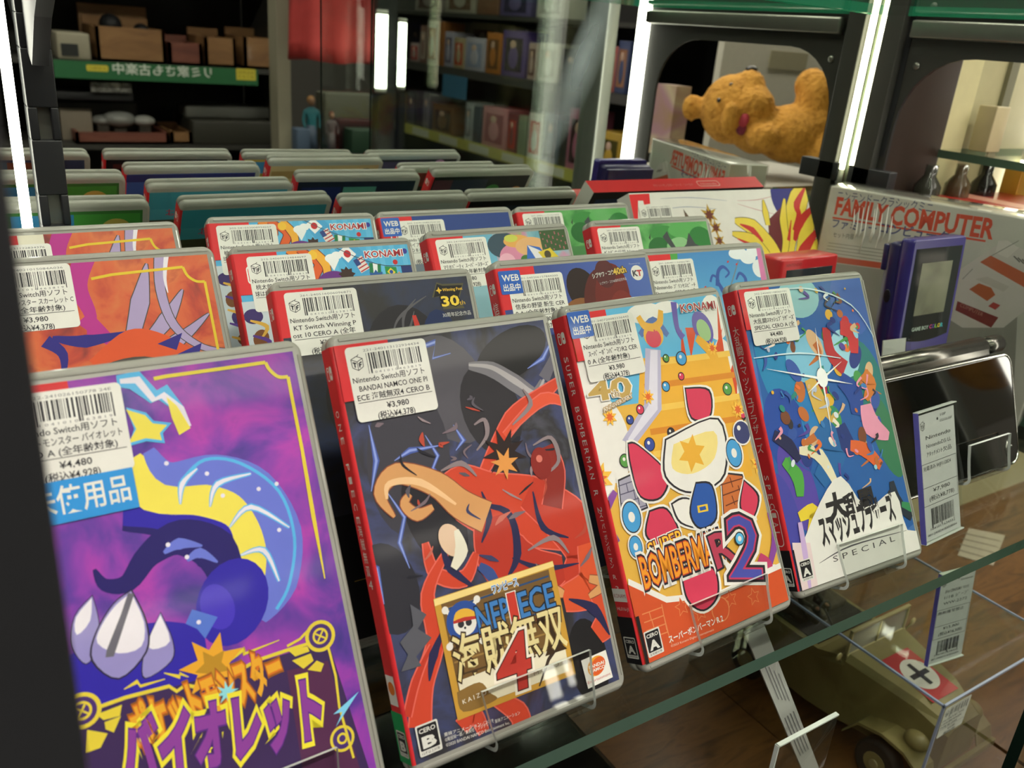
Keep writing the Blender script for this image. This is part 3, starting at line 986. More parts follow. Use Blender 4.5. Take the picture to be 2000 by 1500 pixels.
def d_brawl(a, p):
    wh = P('#e6e5e0')
    p.rect(1.3, 143.5, 24, 165.5, RED)
    a.poly([(1450, 560), (1680, 535), (1800, 1010), (1740, 1060), (1555, 1160)], P('#2d62a8'))
    for c_, r1, r2, ro, m_ in (((1560, 580), 16, 12, 0, '#8ec4cc'), ((1660, 590), 16, 20, 0, '#3f66b4'), ((1520, 720), 14, 30, 10, '#2a86b8'), ((1580, 700), 18, 14, 0, '#7fc0dc'), ((1700, 760), 14, 30, 10, '#2c7a78'),
                               ((1730, 850), 10, 26, 12, '#3a7a58'), ((1540, 850), 16, 26, 8, '#2b4fa4'), ((1560, 950), 12, 26, 10, '#5a4aa8'), ((1600, 820), 14, 20, 0, '#2f7fc0'), ((1650, 690), 12, 14, 0, '#9fd6e8'), ((1540, 1010), 8, 24, 8, '#4a4aa6')):
        a.circ(c_, r1, P(m_), r2, ro)
    # a crowd of plain coloured shapes
    r = random.Random(11)
    pal = ['#c8343a', '#e2b43c', '#3a5aa8', '#e89ab4', '#e8763a', '#4a9a52', '#d9b48a', '#7a4a32', '#2c3f86', '#b8c4dc', '#35323a', '#c2703a']
    for i in range(46):
        t, s_ = r.random(), r.random()
        u, v = 1490 + t * 190 + s_ * 50, 590 + s_ * 320 - t * 20
        k = r.uniform(1.8, 4.6)
        m_ = P(pal[i % len(pal)])
        a.circ((u, v), k, m_, k * r.uniform(.8, 1.9), r.uniform(-40, 40))
        if i % 3 == 0:
            a.line([(u, v), (u + r.uniform(-22, 22), v + 22), (u + r.uniform(-30, 30), v + 44)], [k, k * .8, .5], P(pal[(i + 5) % len(pal)]))
    for q, w_, m_ in (([(1612, 640), (1622, 690), (1650, 720)], [6, 8, 10], '#b43238'), ([(1640, 640), (1662, 650), (1668, 690)], [8, 10, 6], '#c8393c'), ([(1640, 740), (1668, 770), (1672, 810)], [9, 14, 8], '#2a4c9c'), ([(1580, 740), (1600, 790), (1620, 830)], [8, 12, 14], '#d9b45a'),
                      ([(1600, 830), (1630, 880), (1600, 940)], [14, 18, 10], '#2d6aa8'), ([(1640, 830), (1655, 870), (1660, 890)], [8, 12, 4], '#2b3d7c'), ([(1690, 790), (1702, 830), (1735, 852)], [9, 15, 5], '#e79ab6'), ([(1660, 870), (1690, 880), (1720, 910)], [6, 9, 6], '#df6a3a'),
                      ([(1685, 730), (1700, 750), (1690, 780)], [8, 9, 4], '#d07a34'), ([(1530, 900), (1556, 930), (1562, 970)], [5, 9, 5], '#55a84a'), ([(1560, 1010), (1590, 1000), (1580, 1065)], [5, 9, 6], '#e8cf3e'), ([(1740, 940), (1752, 980), (1780, 1010)], [4, 8, 5], '#2a3340'), ([(1760, 985), (1775, 990), (1790, 1000)], [3, 5, 3], '#3a8a5a'),
                      ([(1510, 850), (1540, 870), (1560, 900)], [6, 8, 4], '#2a2c52'), ([(1560, 880), (1600, 890), (1640, 960)], [4, 8, 3], '#e6dfc0')):
        a.line(q, w_, P(m_))
    for i in range(90):
        t, s_ = r.random(), r.random()
        u, v = 1470 + t * 200 + s_ * 70, 575 + s_ * 400 - t * 30
        m_ = P(r.choice(pal + ['#8ec8dc', '#dfeaf0', '#3f7fc0', '#2f8a80', '#f0e6d8', '#5a4a9c']))
        k = r.uniform(.6, 1.9)
        if i % 2:
            a.circ((u, v), k, m_, k * r.uniform(.8, 2), r.uniform(-60, 60))
        else:
            a.line([(u, v), (u + r.uniform(-12, 12), v + r.uniform(6, 16)), (u + r.uniform(-16, 16), v + r.uniform(12, 28))], [k * 1.6, k * 1.2, .3], m_)
    for q in ([(1452, 590), (1560, 563), (1660, 596), (1716, 680)], [(1470, 700), (1560, 690), (1640, 700)]):
        a.line(q, [.4, .9, .4], P('#cfe8f0'))
    for ang, ln in ((10, 60), (80, 110), (190, 110), (262, 100), (135, 40), (318, 50)):
        a.line([(1604, 740), (1604 + ln * cos(rad(ang)), 740 + ln * sin(rad(ang)))], 1.6, P('#f4fbfa'), .1, sm=0)
    a.circ((1604, 738), 4.2, P('#f6fcfb'), 5.5)
    # white foot
    a.poly([(1560, 1075), (1600, 980), (1640, 930), (1690, 990), (1745, 960), (1770, 1035), (1815, 1040), (1830, 1180), (1560, 1180)], wh, 3)
    a.poly([(1545, 1060), (1580, 1060), (1600, 1170), (1556, 1180)], P('#e6d2d4'))
    a.line([(1560, 1020), (1570, 1080), (1580, 1150)], [3, 4, 2], P('#c9aede'))
    dk = P('#2c2a2c')
    a.text('大', (1618, 1016), (1655, 1004), 12, dk, bold=.05)
    a.text('乱闘', (1652, 1004), (1706, 984), 9.5, dk, bold=.045)
    a.text('スマッシュブラザーズ', (1606, 1064), (1748, 1010), 14, dk, bold=.045)
    a.line([(1598, 1100), (1660, 1066), (1768, 1036)], [.2, .9, .2], P('#55535a'))
    a.text('S P E C I A L', (1626, 1098), (1746, 1056), 3.4, P('#4a484c'))
    a.text('TM', (1746, 1030), (1754, 1028), 1.1, dk)
    rating(p, 3.6, 8.6, 9, 'A', '全年齢対象')
    p.rect(1.3, 4.5, 2.2, 26, P('#1c1a1e'))

def s_brawl(a):
    a.rect(.2, 4.5, 10.8, 26, P('#1c1a1e'))
    rating(a, 1.5, 7, 8, 'A', '全年齢対象')
    a.rect(3, 28, 8.4, 48, WHITE, 2.4); a.rect(3.4, 28.4, 8, 47.6, RED, 2.1)
    a.col('大乱闘スマッシュブラザーズ', 5.4, 142, 5.3, 4.4, P('#e0d6cc'))
    a.col('SPECIAL', 5.4, 66, 5.0, 3.6, P('#e0d6cc'), True)

def d_rail(a, p):
    wh = P('#eef2f4')
    p.rect(28, 140, 101, 166, P('#55b2e0'))
    for i in range(9):
        p.rect(40 + i * 7, 140, 43 + i * 7, 166, P('#66bce6'))
    p.poly([(56, 166), (70, 166), (90, 140), (70, 140)], P('#4aa4d8'))
    for q, m_ in (([(30, 166), (38, 160), (34, 150), (42, 142)], '#e8862c'), ([(36, 166), (46, 158), (42, 148), (50, 140)], '#e0602a'), ([(44, 166), (50, 156), (48, 146)], '#f0b03a')):
        p.line(q, [4, 6, 5, 3], P('#7a2a20')); p.line(q, [3, 5, 4, 2], P(m_))
    p.circ((43.5, 162.5), 2.6, P('#f2c23c'))
    p.circ((53, 147), 9, P('#6a2f86'), 6); p.circ((52, 145), 6, P('#2a2430'), 4)
    p.circ((54, 160), 4, wh, 2.6); p.circ((57, 161.5), 3, wh, 2.2); p.poly([(51, 159), (58, 159), (54, 153)], wh)
    p.poly([(58, 163), (63.5, 167), (68.5, 161.5), (63, 157)], wh); p.circ((63.3, 162), 2.1, P('#c42a30'))
    p.poly([(66, 158), (71.5, 160.5), (75, 153), (69.5, 150.5)], P('#e6dcd8'))
    for i in range(4):
        p.line([(66.6 + i * .95, 157 - i * 1.9), (72 + i * .95, 159.5 - i * 1.9)], .7, P('#b8323a'), sm=0)
    p.poly([(66, 158), (68.6, 159.2), (70.4, 155.6), (67.6, 154.4)], P('#2c4486'))
    p.poly([(75, 156), (82, 155), (81, 149), (74.5, 150)], wh); p.poly([(75, 156), (77.2, 155.7), (76.7, 149.6), (74.5, 150)], P('#1f7a4a')); p.poly([(80, 155.2), (82, 155), (81, 149), (79, 149.2)], P('#1f7a4a'))
    p.poly([(84, 153.5), (91, 152.5), (91, 146), (84, 147)], P('#2a8a44')); p.poly([(85, 150.2), (87.5, 152.4), (90, 149.6), (87.5, 147.6)], P('#e6cf3a')); p.circ((87.5, 150), 1.1, P('#2a4aa0'))
    p.poly([(94, 153), (101, 153), (101, 147), (94, 147.4)], P('#23356e'))
    p.line([(57, 166), (70, 159), (84, 154), (101, 153)], .4, P('#3a4a5a'))
    for c_, k, m_ in (((61, 150), 5, '#3a2420'), ((78, 146), 6, '#2a5a9c'), ((92, 144), 6, '#d89a5a'), ((52, 141), 5, '#c8802c')):
        p.star(c_, k * .7, k, 9, P(m_), 8)
    p.circ((91, 155.5), 1.5, P('#c42a30')); p.circ((98, 161.5), 1.6, P('#3a3f9c'))
    p.text('KONAMI', (73.5, 159), (96.5, 159), 4.2, P('#a82c38'), [(wh, .09)], .02)
    # lower part seen past the neighbours
    p.rect(1.3, 4.5, 101, 140, P('#c9d4dc'))
    for k in range(14):
        p.circ((6 + (k * 37) % 24, 132 - k * 6), 5, P(('#3a2a68', '#c88a3a', '#7a4a26', '#b83a2c')[k % 4]), 4, k * 31)
    for k in range(10):
        p.line([(4, 130 - k * 8), (12, 126 - k * 8), (8, 120 - k * 8)], [1, 2.4, .6], P(('#e0b04a', '#5a3a90')[k % 2]))
    redtab(p)

def d_race(a, p):
    gold, wh = P('#e0b83a'), P('#d8d8d6')
    p.rect(1.3, 4.5, 101, 60, P('#141316'))
    for c_, r1, r2, m_ in (((60, 130), 20, 24, '#26242a'), ((80, 110), 14, 40, '#1c2c58'), ((92, 90), 8, 30, '#16244a'), ((30, 110), 14, 20, '#2a2526')):
        p.circ(c_, r1, P(m_), r2)
    for q in ([(54, 138), (58, 146), (66, 152), (76, 157)], [(56, 132), (63, 140), (68, 150)], [(60, 136), (62, 148), (70, 156)]):
        p.line(q, [.3, 1.6, .3], P('#5a585e'))
    p.poly([(66.5, 148), (68.5, 148), (70.5, 139), (67, 138)], P('#c63a32'))
    p.poly([(79, 156), (83, 163.5), (86, 162.4), (98, 162), (94, 154), (96, 149), (84, 149.5), (84, 156)], P('#55513a'))
    p.poly([(80, 156), (83, 162.6), (86, 161.4), (97, 161), (93.6, 155), (84, 156.4)], P('#17161a'))
    p.star((83.5, 159.2), .8, 1.8, 4, gold)
    p.text('Winning Post', (85.5, 158.6), (96.8, 158.6), 1.7, gold, bold=.02)
    p.text('30', (84, 151), (93.5, 151), 5.6, P('#f0d24a'), [(P('#17161a'), .1), (P('#8a6a1c'), .04)], .03)
    p.text('th', (93.6, 151), (96.8, 151), 2.4, gold)
    p.text('30周年記念作品', (83, 145.6), (99, 145.6), 1.9, wh)
    p.text('Winning Post 10', (20, 32), (98, 32), 12, P('#8a7438'), bold=.01)
    p.line([(14, 30), (98, 31)], .5, P('#8a7438'), sm=0)
    p.rect(84, 9, 95, 23, P('#cfcfc8'), .8); p.rect(84.7, 11.4, 94.3, 22.3, P('#141316'))
    p.text('CERO', (85.6, 19), (93.4, 19), 2, wh); p.text('A', (86.6, 12.4), (92.4, 12.4), 5, wh)
    redtab(p)

def d_web(a, p):
    p.rect(1.3, 130, 101, 166, P('#2f4688'))
    for c_, r1, r2 in (((62, 148), 8, 2), ((80, 150), 10, 3.4), ((92, 146), 9, 3)):
        p.circ(c_, r1, P('#b9c3d6'), r2)
    p.rect(1.3, 4.5, 101, 145, P('#7f8a98'))
    redtab(p)

def d_lords(a, p):
    z = 4
    for c_, r1, r2, ro, m_ in (((53, 150), 10, 13, 20, '#2a1c1c'), ((50, 138), 12, 8, 0, '#8a5a34'), ((62, 146), 9, 16, -20, '#5a2320'), ((72, 144), 12, 20, -10, '#6e2622'), ((70, 158), 7, 8, 0, '#57282a'), ((57, 136), 9, 6, 0, '#3a1f20'), ((78, 136), 9, 12, 0, '#7c2c26')):
        p.circ(c_, r1, P(m_), r2, ro)
    p.circ((92.5, 157), 4.4, P('#e6e4de'))
    p.text('K', (89.4, 155.2), (92.4, 155.2), 3.6, P('#4a4a52'), bold=.05); p.text('T', (92.6, 155.2), (95.6, 155.2), 3.6, P('#c23a3a'), bold=.05)
    p.text('シブサワ・コウ', (61, 156), (76, 157.5), 2.4, P('#d8d4cc'), [(P('#3a3438'), .08)], .02)
    p.text('40th', (76, 156.8), (85, 158), 4, P('#d9b652'), [(P('#4a3a1c'), .1)], .03)
    p.text('シブサワ・コウ40周年記念作品', (65, 152), (84, 153.6), 1.4, P('#c9c8cc'))
    p.text('Powered by', (88, 162), (96, 162), 1, P('#a9b0c8'))
    p.rect(1.3, 4.5, 101, 128, P('#3a3f66'))
    redtab(p)

def s_lords(a):
    a.col('信長の野望 新生', 5.4, 143, 6.4, 5.4, WHITE)

def d_party(a, p):
    p.rect(24, 140, 45, 166, P('#6fb0cc'))
    for c_, r1, r2, m_ in (((52, 158), 12, 8, '#3a4f5e'), ((60, 150), 13, 9, '#d58aa8'), ((62, 160), 10, 4, '#e0a85a'), ((58, 162), 5, 2.4, '#c8cf5a'), ((72, 156), 12, 6, '#e0b07a'), ((66, 148), 4, 3, '#4a7a3a'), ((52, 148), 6, 5, '#e7b0c4')):
        p.circ(c_, r1, P(m_), r2)
    p.rect(80, 152, 101, 166, P('#3f5a36'))
    for k in range(30):
        p.circ((81 + (k * 7) % 19, 153 + (k * 5) % 12), .5, P('#b06a72'))
    p.poly([(66, 146), (69, 157), (78, 155), (84, 146)], P('#3a6ac0')); p.poly([(69, 157), (84, 150), (92, 142), (76, 142)], P('#e0e2e6'))
    p.poly([(76, 152), (86, 154), (92, 147), (80, 146)], P('#d8c23a')); p.circ((83, 150), 2.6, P('#4a4430'))
    p.rect(1.3, 4.5, 101, 142, P('#8db8c6'))
    redtab(p)

def d_meadow(a, p):
    for c_, r1, r2, ro, m_ in (((60, 158), 12, 6, 0, '#3f8a44'), ((80, 160), 16, 6, 0, '#5aa85a'), ((54, 148), 10, 8, 0, '#2a6a34'), ((92, 150), 12, 12, 0, '#2f7a3a'), ((70, 150), 10, 5, 10, '#8cc088')):
        p.circ(c_, r1, P(m_), r2, ro)
    p.poly([(46, 156), (48, 159), (47, 154)], P('#3a4038'))
    p.poly([(58, 156), (63, 160), (64, 156), (68, 148), (72, 146), (78, 150), (82, 158), (86, 150), (92, 147), (101, 146), (101, 136), (62, 136), (64, 148)], P('#43484a'), 0)
    p.rect(1.3, 4.5, 101, 138, P('#4f8a52'))
    redtab(p)

def d_play(a, p):
    wh = P('#e8eef2')
    for c_, r1, r2 in (((80, 163), 8, 4), ((88, 160), 7, 4.5), ((94, 164), 6, 4), ((96, 152), 6, 6), ((101, 149), 5, 5)):
        p.circ(c_, r1, wh, r2)
    p.poly([(97, 166), (101, 166), (101, 120), (94, 120)], P('#d67fb0'))
    bl = P('#3d5ca8')
    p.line([(52, 146), (55, 150), (59, 147), (57, 143)], 1.6, bl); p.line([(57, 143), (60, 152), (65, 155), (69, 151), (65, 148)], [3, 2.6, 2.2, 1.6, 1], bl)
    p.line([(74, 146), (78, 150), (82, 146), (80, 138)], [1, 2, 2.6, 3], bl); p.line([(58, 146), (63, 136), (72, 128)], [2, 4, 5], bl)
    p.line([(79, 158), (68, 142), (60, 130)], .8, P('#7a868e'), sm=0)
    for c_ in ((47, 143), (77, 156), (70, 158), (78, 143), (66, 141)):
        p.circ(c_, 1, P('#c8434a'), .6, 30)
    p.poly([(24, 166), (30, 166), (28, 155), (24, 155)], P('#4fa04a'))
    p.rect(1.3, 4.5, 101, 126, P('#9cc6dc'))
    redtab(p)

L1 = 'Nintendo Switch用ソフト'
def std(l2, l3, price, tax, num, seed):
    return price_label([(L1, 1.0, 32.0)] + [l2, l3], price, tax, num, seed)

V_M = NM('print_violet', ['#3a2a86', '#5a2f9c', '#8a35ac', '#b038b0', '#6a2f9c'], 42)
SC_M = NM('print_scarlet', ['#7a2420', '#b83a22', '#cf5a2c', '#d06a34', '#a02f22'], 48)
ST_M = NM('print_storm', ['#1b1a1f', '#2c2b33', '#38406a', '#25242b', '#4a4a58'], 38)
BO_M = P('#e2b24a')
BR_M = NM('print_brawl', ['#2a56a0', '#3a86b8', '#4a6ab8', '#2f7a88'], 40)
RA_M = P('#58b2e0')
WP_M = NM('print_race', ['#161518', '#1d1c20', '#1c2746', '#2a2628'], 30)
LO_M = GM('print_lords', ['#2c3f86', '#3a55a4', '#4a66b0'], 0, 20, 100)
PA_M = NM('print_party', ['#5a9ab0', '#86b8c4', '#c98aa8', '#8ab86a'], 50)
ME_M = NM('print_meadow', ['#2f7a38', '#4c9a4c', '#66b062', '#3a8642'], 60)
SK_M = GM('print_sky', ['#8fc8e4', '#4f9ed4', '#3f88c8'], 1, 120, 165)

use_a = [('price_sticker', std(('ポケットモンスター バイオレット', 1, 33), ('CERO A (全年齢対象)', 1, 31), '¥4,480', '(税込¥4,928)', '222-241026150778 24E', 3), 4.3, 133.5, -.4)]
lab = Art(); lab.rect(0, 0, 33, 13.6, CYANB, .4); lab.text('未使用品', (2, 3.6), (31, 3.6), 7.6, LABEL, bold=.012)
game_case('violet', 'purple game case with yellow katakana title, frontmost and leftmost on the shelf', 3.9, -335.9, 1.1, 0, V_M, d_violet, None,
          back_of('#3a4a6a', ('r', 40, 120, 62, 163, '#7a4632'), ('r', 76, 120, 101, 163, '#27386e'), ('c', 80, 150, 8, '#1c2434'), ('r', 60, 120, 76, 163, '#3a5a78')), use_a + [('used_sticker', lab, 5.4, 120.2, 0)])
sl = back_of('#3f7a3a', ('r', 6, 100, 44, 163, '#4a9a40'), ('c', 20, 150, 9, '#c9b25a'), ('r', 44, 140, 78, 163, '#3a86b8'), ('r', 44, 100, 78, 142, '#a8a08a'), ('r', 78, 100, 102, 163, '#2f6a38'), ('c', 90, 146, 8, '#a89a5a'))
game_case('scarlet', 'orange-red game case directly behind the purple one, its sticker reading ¥3,980', 6.9, -203.9, .9, 4.6, SC_M, d_scarlet, None, sl,
          [('price_sticker', std(('ポケットモンスター スカーレット C', 1, 34), ('ERO A (全年齢対象)', 1, 30), '¥3,980', '(税込¥4,378)', '202-24021015084A036', 9), 4.2, 136, 0)])
game_case('scarlet_rear', 'orange-red game case at the back of the left column, mostly hidden', 8.2, -129.4, 1.5, 1.1, SC_M, d_scarlet, None, sl,
          [('price_sticker', std(('ポケットモンスター スカーレット C', 1, 34), ('ERO A (全年齢対象)', 1, 30), '¥3,980', '(税込¥4,378)', '202-240131122834376', 10), 3.6, 131, 0)])
game_case('op', 'dark stormy game case with gold title plate and CERO B mark, front row', 117.8, -334.5, .33, 0, ST_M, d_pirate, s_pirate,
          back_of('#1d1b20', ('r', 8, 156, 98, 161, '#5a2a28'), ('t', 'ONE PIECE 海賊無双4', 10, 150, 60, 4, '#d8d8d8'), ('r', 8, 110, 96, 145, '#38405a')),
          [('price_sticker', std(('BANDAI NAMCO ONE PI', 3, 32.5), ('ECE 海賊無双4 CERO B', 1.5, 32.8), '¥3,980', '(税込¥4,378)', '221-240113122934434', 21), 5.3, 134.6, 0)])
bs = [('price_sticker', std(('ｽｰﾊﾟｰﾎﾞﾝﾊﾞｰﾏﾝR2 CER', 3, 33), ('0 A (全年齢対象)', 1.5, 27), '¥3,980', '(税込¥4,378)', '001-240720082336442', 33), 5.3, 132.9, 0), ('web_sticker', web_sticker(), .8, 154, 0)]
game_case('bm', 'orange and sky-blue game case with a big figure 2 in its title, front row', 233.7, -331.8, 1.97, 0, BO_M, d_bomb, s_bomb,
          back_of('#e8c85a', ('r', 6, 150, 98, 163, '#58aee0'), ('r', 8, 100, 96, 146, '#d2552c')), bs)
game_case('sm', 'blue game case with white foot and bold black title, right end of front row', 344.7, -326.2, -2.2, 0, BR_M, d_brawl, s_brawl,
          back_of('#2a2426', ('r', 20, 150, 98, 163, '#4a3a52'), ('c', 24, 158, 7, '#c88ab0')), [('price_sticker', std(('大乱闘ｽﾏｯｼｭﾌﾞﾗｻﾞｰｽﾞ', 2.6, 34), ('SPECIAL CERO A (全', 2.6, 33), '¥4,480', '(税込¥4,928)', '202-240405108060101', 41), 4.7, 134.4, 0)])
game_case('winning', 'black game case with a gold 30th emblem, second in its column', 117.5, -259.2, -1.3, 0.6, WP_M, d_race, None,
          back_of('#3a5498', ('r', 4, 158, 104, 165, '#2a2a66'), ('r', 4, 90, 104, 140, '#b8b4c4')), [('price_sticker', std(('KT Switch Winning P', 2, 32), ('ost 10 CERO A (全年', 1, 31), '¥3,980', '(税込¥4,378)', '261-240516006096871', 52), 5.2, 134.6, 0)])
mo = back_of('#4aa0b0', ('r', 4, 150, 104, 165, '#3f96a8'), ('t', 'いっしょに世界をめぐろう', 12, 152, 44, 3, '#1c3a8a'), ('t', '君と学ぶ', 14, 145, 44, 5, '#1c3a8a'), ('t', '地球は', 62, 144, 92, 6, '#c23a5a'), ('r', 4, 90, 104, 140, '#4a4a32'))
ms = ('桃太郎電鉄ワールド 地', 2.4, 32), ('球は希望でまわってる! CER', 1.4, 33)
game_case('momo', 'sky-blue case with flags and a full price sticker, behind the black one', 120.3, -188.2, -.7, 0, RA_M, d_rail, None, mo,
          [('price_sticker', std(ms[0], ms[1], '¥4,980', '(税込¥5,478)', '212-240609124844697', 61), 7.6, 134, 0)])
game_case('momo_rear', 'sky-blue game case with a string of flags, rearmost of its column', 123.0, -120.1, -2.9, 1.1, RA_M, d_rail, None, mo,
          [('price_sticker', std(ms[0], ms[1], '¥4,980', '(税込¥5,478)', '203-241033008994257', 62), 4.8, 134.4, 0)])
game_case('nobu', 'deep blue game case with a round white two-letter badge and blue WEB sticker', 231.4, -266.7, -1.1, 4.6, LO_M, d_lords, s_lords,
          back_of('#c8a878', ('c', 16, 152, 10, '#3a2a2a'), ('r', 40, 152, 102, 160, '#a98450')), [('price_sticker', std(('信長の野望 新生 CER', 2, 33), ('0 A (全年齢対象) 未', 1.4, 32), '¥3,980', '(税込¥4,378)', '201-240206157844200', 71), 6.2, 131.6, 0), ('web_sticker', web_sticker(), 1.6, 151.6, 0)])
game_case('mario', 'pink and teal game case half hidden behind the deep blue one with the round badge', 234.3, -195.3, 2.0, 4.1, PA_M, d_party, lambda a: a.col('マリオパーティ', 5.4, 143, 6, 5, WHITE),
          back_of('#1c2636', ('r', 38, 120, 66, 160, '#5a9a86'), ('c', 50, 148, 6, '#b8c84a'), ('r', 68, 130, 100, 160, '#1f2a5c')), [('price_sticker', std(('ﾏﾘｵﾊﾟｰﾃｨ ｽｰﾊﾟｰｽﾀｰｽﾞ', 2, 33), ('CERO A (全年齢対象)', 1.4, 32), '¥4,480', '(税込¥4,928)', '282-241003006226242', 81), 4.8, 134.6, 0)])
game_case('web', 'navy game case with a blue WEB sticker, rearmost of its column', 235.8, -119.4, .2, 0, P('#2f4688'), d_web, None,
          back_of('#a8b0ac', ('r', 26, 154, 52, 160, '#b04a44'), ('r', 4, 140, 104, 152, '#2f7a86')), [('price_sticker', std(('ファイアーエムブレム', 2, 32), ('CERO B (12才以上対象)', 1.4, 32), '¥3,980', '(税込¥4,378)', '202-240910082354120', 91), 12.5, 133, 0), ('web_sticker', web_sticker(), 1.4, 152.6, 0)])
game_case('green', 'green game case with a dark ridge outline, in front of its paler twin', 347.4, -196.4, -1.6, 5.7, ME_M, d_meadow, None,
          back_of('#14181a', ('c', 14, 146, 7, '#b8743a'), ('c', 40, 148, 8, '#3a7a3a'), ('r', 48, 120, 84, 162, '#2a2c44'), ('r', 84, 120, 102, 162, '#5a3040')), [('price_sticker', std(('ｾﾞﾙﾀﾞの伝説 Nintendo', 2, 33), ('CERO B (12才以上対象)', 1.4, 32), '¥4,980', '(税込¥5,478)', '201-240508101223344', 101), 4.4, 134.6, 0)])
game_case('green_rear', 'pale green game case at the very back beside the navy one', 341.1, -121.3, -.2, 0, ME_M, d_meadow, None,
          back_of('#101416', ('r', 40, 150, 70, 160, '#1c2c3a'), ('r', 80, 146, 102, 160, '#4a2c28')), [('price_sticker', std(('ｾﾞﾙﾀﾞの伝説 Nintendo', 2, 33), ('CERO B (12才以上対象)', 1.4, 32), '¥4,980', '(税込¥5,478)', '201-240611121223355', 102), 4.4, 134.6, 0)])
game_case('peach', 'light blue sky game case with curling vines and pink edge, behind the last front case', 341.5, -250.1, -2.7, 0, SK_M, d_play, None,
          back_of('#a03a34', ('r', 4, 150, 104, 165, '#7a2c2a'), ('r', 4, 130, 104, 150, '#2a2422')), [('price_sticker', std(('Nintendo ﾌﾟﾘﾝｾｽﾋﾟｰﾁ', 1, 33), ('Showtime CERO A (全', 1, 33), '¥4,480', '(税込¥4,928)', '201-240401134466781', 111), 6.2, 132.2, 0)])

# ------------------------------------------------------------------ acrylic stands under the cases
ACR = clear('acrylic_clear', '#fafbfa', 0.0, 1.5, 0.02, 0.8)
EDGE = M('#dfe6e0', 0.12, 0.3)
def ribbon(path, hw, th, b, m, em):
    """sheet bent along path [(out, up)] in a case's own axes, 2*hw wide"""
    pts = [Vector((p[0], p[1])) for p in path]
    L, R_ = [], []
    for i, p in enumerate(pts):
        d = (pts[min(i + 1, len(pts) - 1)] - pts[max(i - 1, 0)]).normalized()
        n = Vector((-d.y, d.x)) * th / 2
        L.append(p + n); R_.append(p - n)
    n = len(pts)
    w_ = hw if isinstance(hw, list) else [hw] * n
    v = []
    for i in range(n):
        v += [(-w_[i], L[i].y, L[i].x), (w_[i], L[i].y, L[i].x), (w_[i], R_[i].y, R_[i].x), (-w_[i], R_[i].y, R_[i].x)]
    f = []
    for i in range(n - 1):
        o = i * 4
        f += [(o, o + 1, o + 5, o + 4), (o + 3, o + 7, o + 6, o + 2)]
    b.add(v, f, m, True)
    g = []
    for i in range(n - 1):
        o = i * 4
        g += [(o + 1, o + 2, o + 6, o + 5), (o, o + 4, o + 7, o + 3)]
    g += [(0, 3, 2, 1), (4 * n - 4, 4 * n - 3, 4 * n - 2, 4 * n - 1)]
    b.add(v, g, em)

def stand_mesh():
    b = MB()
    path = [(2.6, 22), (1.9, 14), (1.8, 6)]
    path += [(1.8 - 4.2 + 4.2 * cos(rad(a)), 1.4 + 4.0 * sin(rad(a))) for a in range(-10, -100, -16)]
    path += [(-7, -2.4), (-10.5, -2.2), (-12.6, -1.2), (-13.2, 2)]
    path += [(-13.3, 20), (-13.3, 44)]
    hw = [27, 26.2, 25.4] + [24.6] * (len(path) - 3)
    ribbon(path, hw, 1.7, b, ACR, EDGE)
    # rear leg, straight down to the shelf
    ribbon([(-13.4, 43), (-16, 44.5), (-20, 41), (-36.8, 13.0)], 18, 1.7, b, ACR, EDGE)
    o = b.build('plate')
    m = o.data
    bpy.data.objects.remove(o)
    return m
STAND = stand_mesh()
names = {'violet': 'purple case', 'scarlet': 'orange-red case behind the purple one', 'scarlet_rear': 'rearmost orange-red case', 'op': 'dark stormy case', 'bm': 'orange case with the big figure 2', 'sm': 'blue case with the white foot',
         'winning': 'black case', 'momo': 'sky-blue flag case behind the black one', 'momo_rear': 'rearmost sky-blue flag case', 'nobu': 'deep blue badge case', 'mario': 'pink and teal case', 'web': 'navy case', 'green': 'green case', 'green_rear': 'pale green case', 'peach': 'light blue sky case'}
for k, (x, y, yaw, z) in CASES.items():
    m = pose(x, y, yaw, z) @ Matrix.Translation(Vector((60 * S, 0, 0)))
    o = bpy.data.objects.new('display_stand', STAND)
    COL.objects.link(o)
    o.matrix_world = m
    tag(o, 'clear acrylic stand holding up the ' + names[k], 'stand', 'clear acrylic stands under the games')

# ------------------------------------------------------------------ showcase: shelves, mirror, posts, side panel, tubes
GLASS = clear('sheet_glass', '#f3f7f3', 0.0, 1.5, 0.0, 0.45)
GEDGE = M('#4d6a5c', 0.15, 0.4)
GEDGE_LIT = M('#2f9a74', 0.2, 0.3)  # upper shelf edge: light inside the glass put into a brighter green
def glass_slab(b, x0, x1, y0, y1, z0, z1, em=GEDGE):
    v = [(x0, y0, z0), (x1, y0, z0), (x1, y1, z0), (x0, y1, z0), (x0, y0, z1), (x1, y0, z1), (x1, y1, z1), (x0, y1, z1)]
    big = {'z': [(3, 2, 1, 0), (4, 5, 6, 7)], 'y': [(0, 1, 5, 4), (2, 3, 7, 6)], 'x': [(1, 2, 6, 5), (0, 4, 7, 3)]}
    dims = {'x': x1 - x0, 'y': y1 - y0, 'z': z1 - z0}
    thin = min(dims, key=dims.get)
    for a in 'xyz':
        b.add(v, big[a], GLASS if a == thin else em)

b = MB(); glass_slab(b, 4, 752, -341, -6, -17, -9)
tag(b.build('glass_shelf'), 'clear glass shelf with green front edge carrying the rows of games', 'shelf')
b = MB(); glass_slab(b, 4, 752, -330, -6, 303, 311, GEDGE_LIT)
tag(b.build('glass_shelf'), 'upper clear glass shelf with green edge, seen in the mirror above the games', 'shelf')

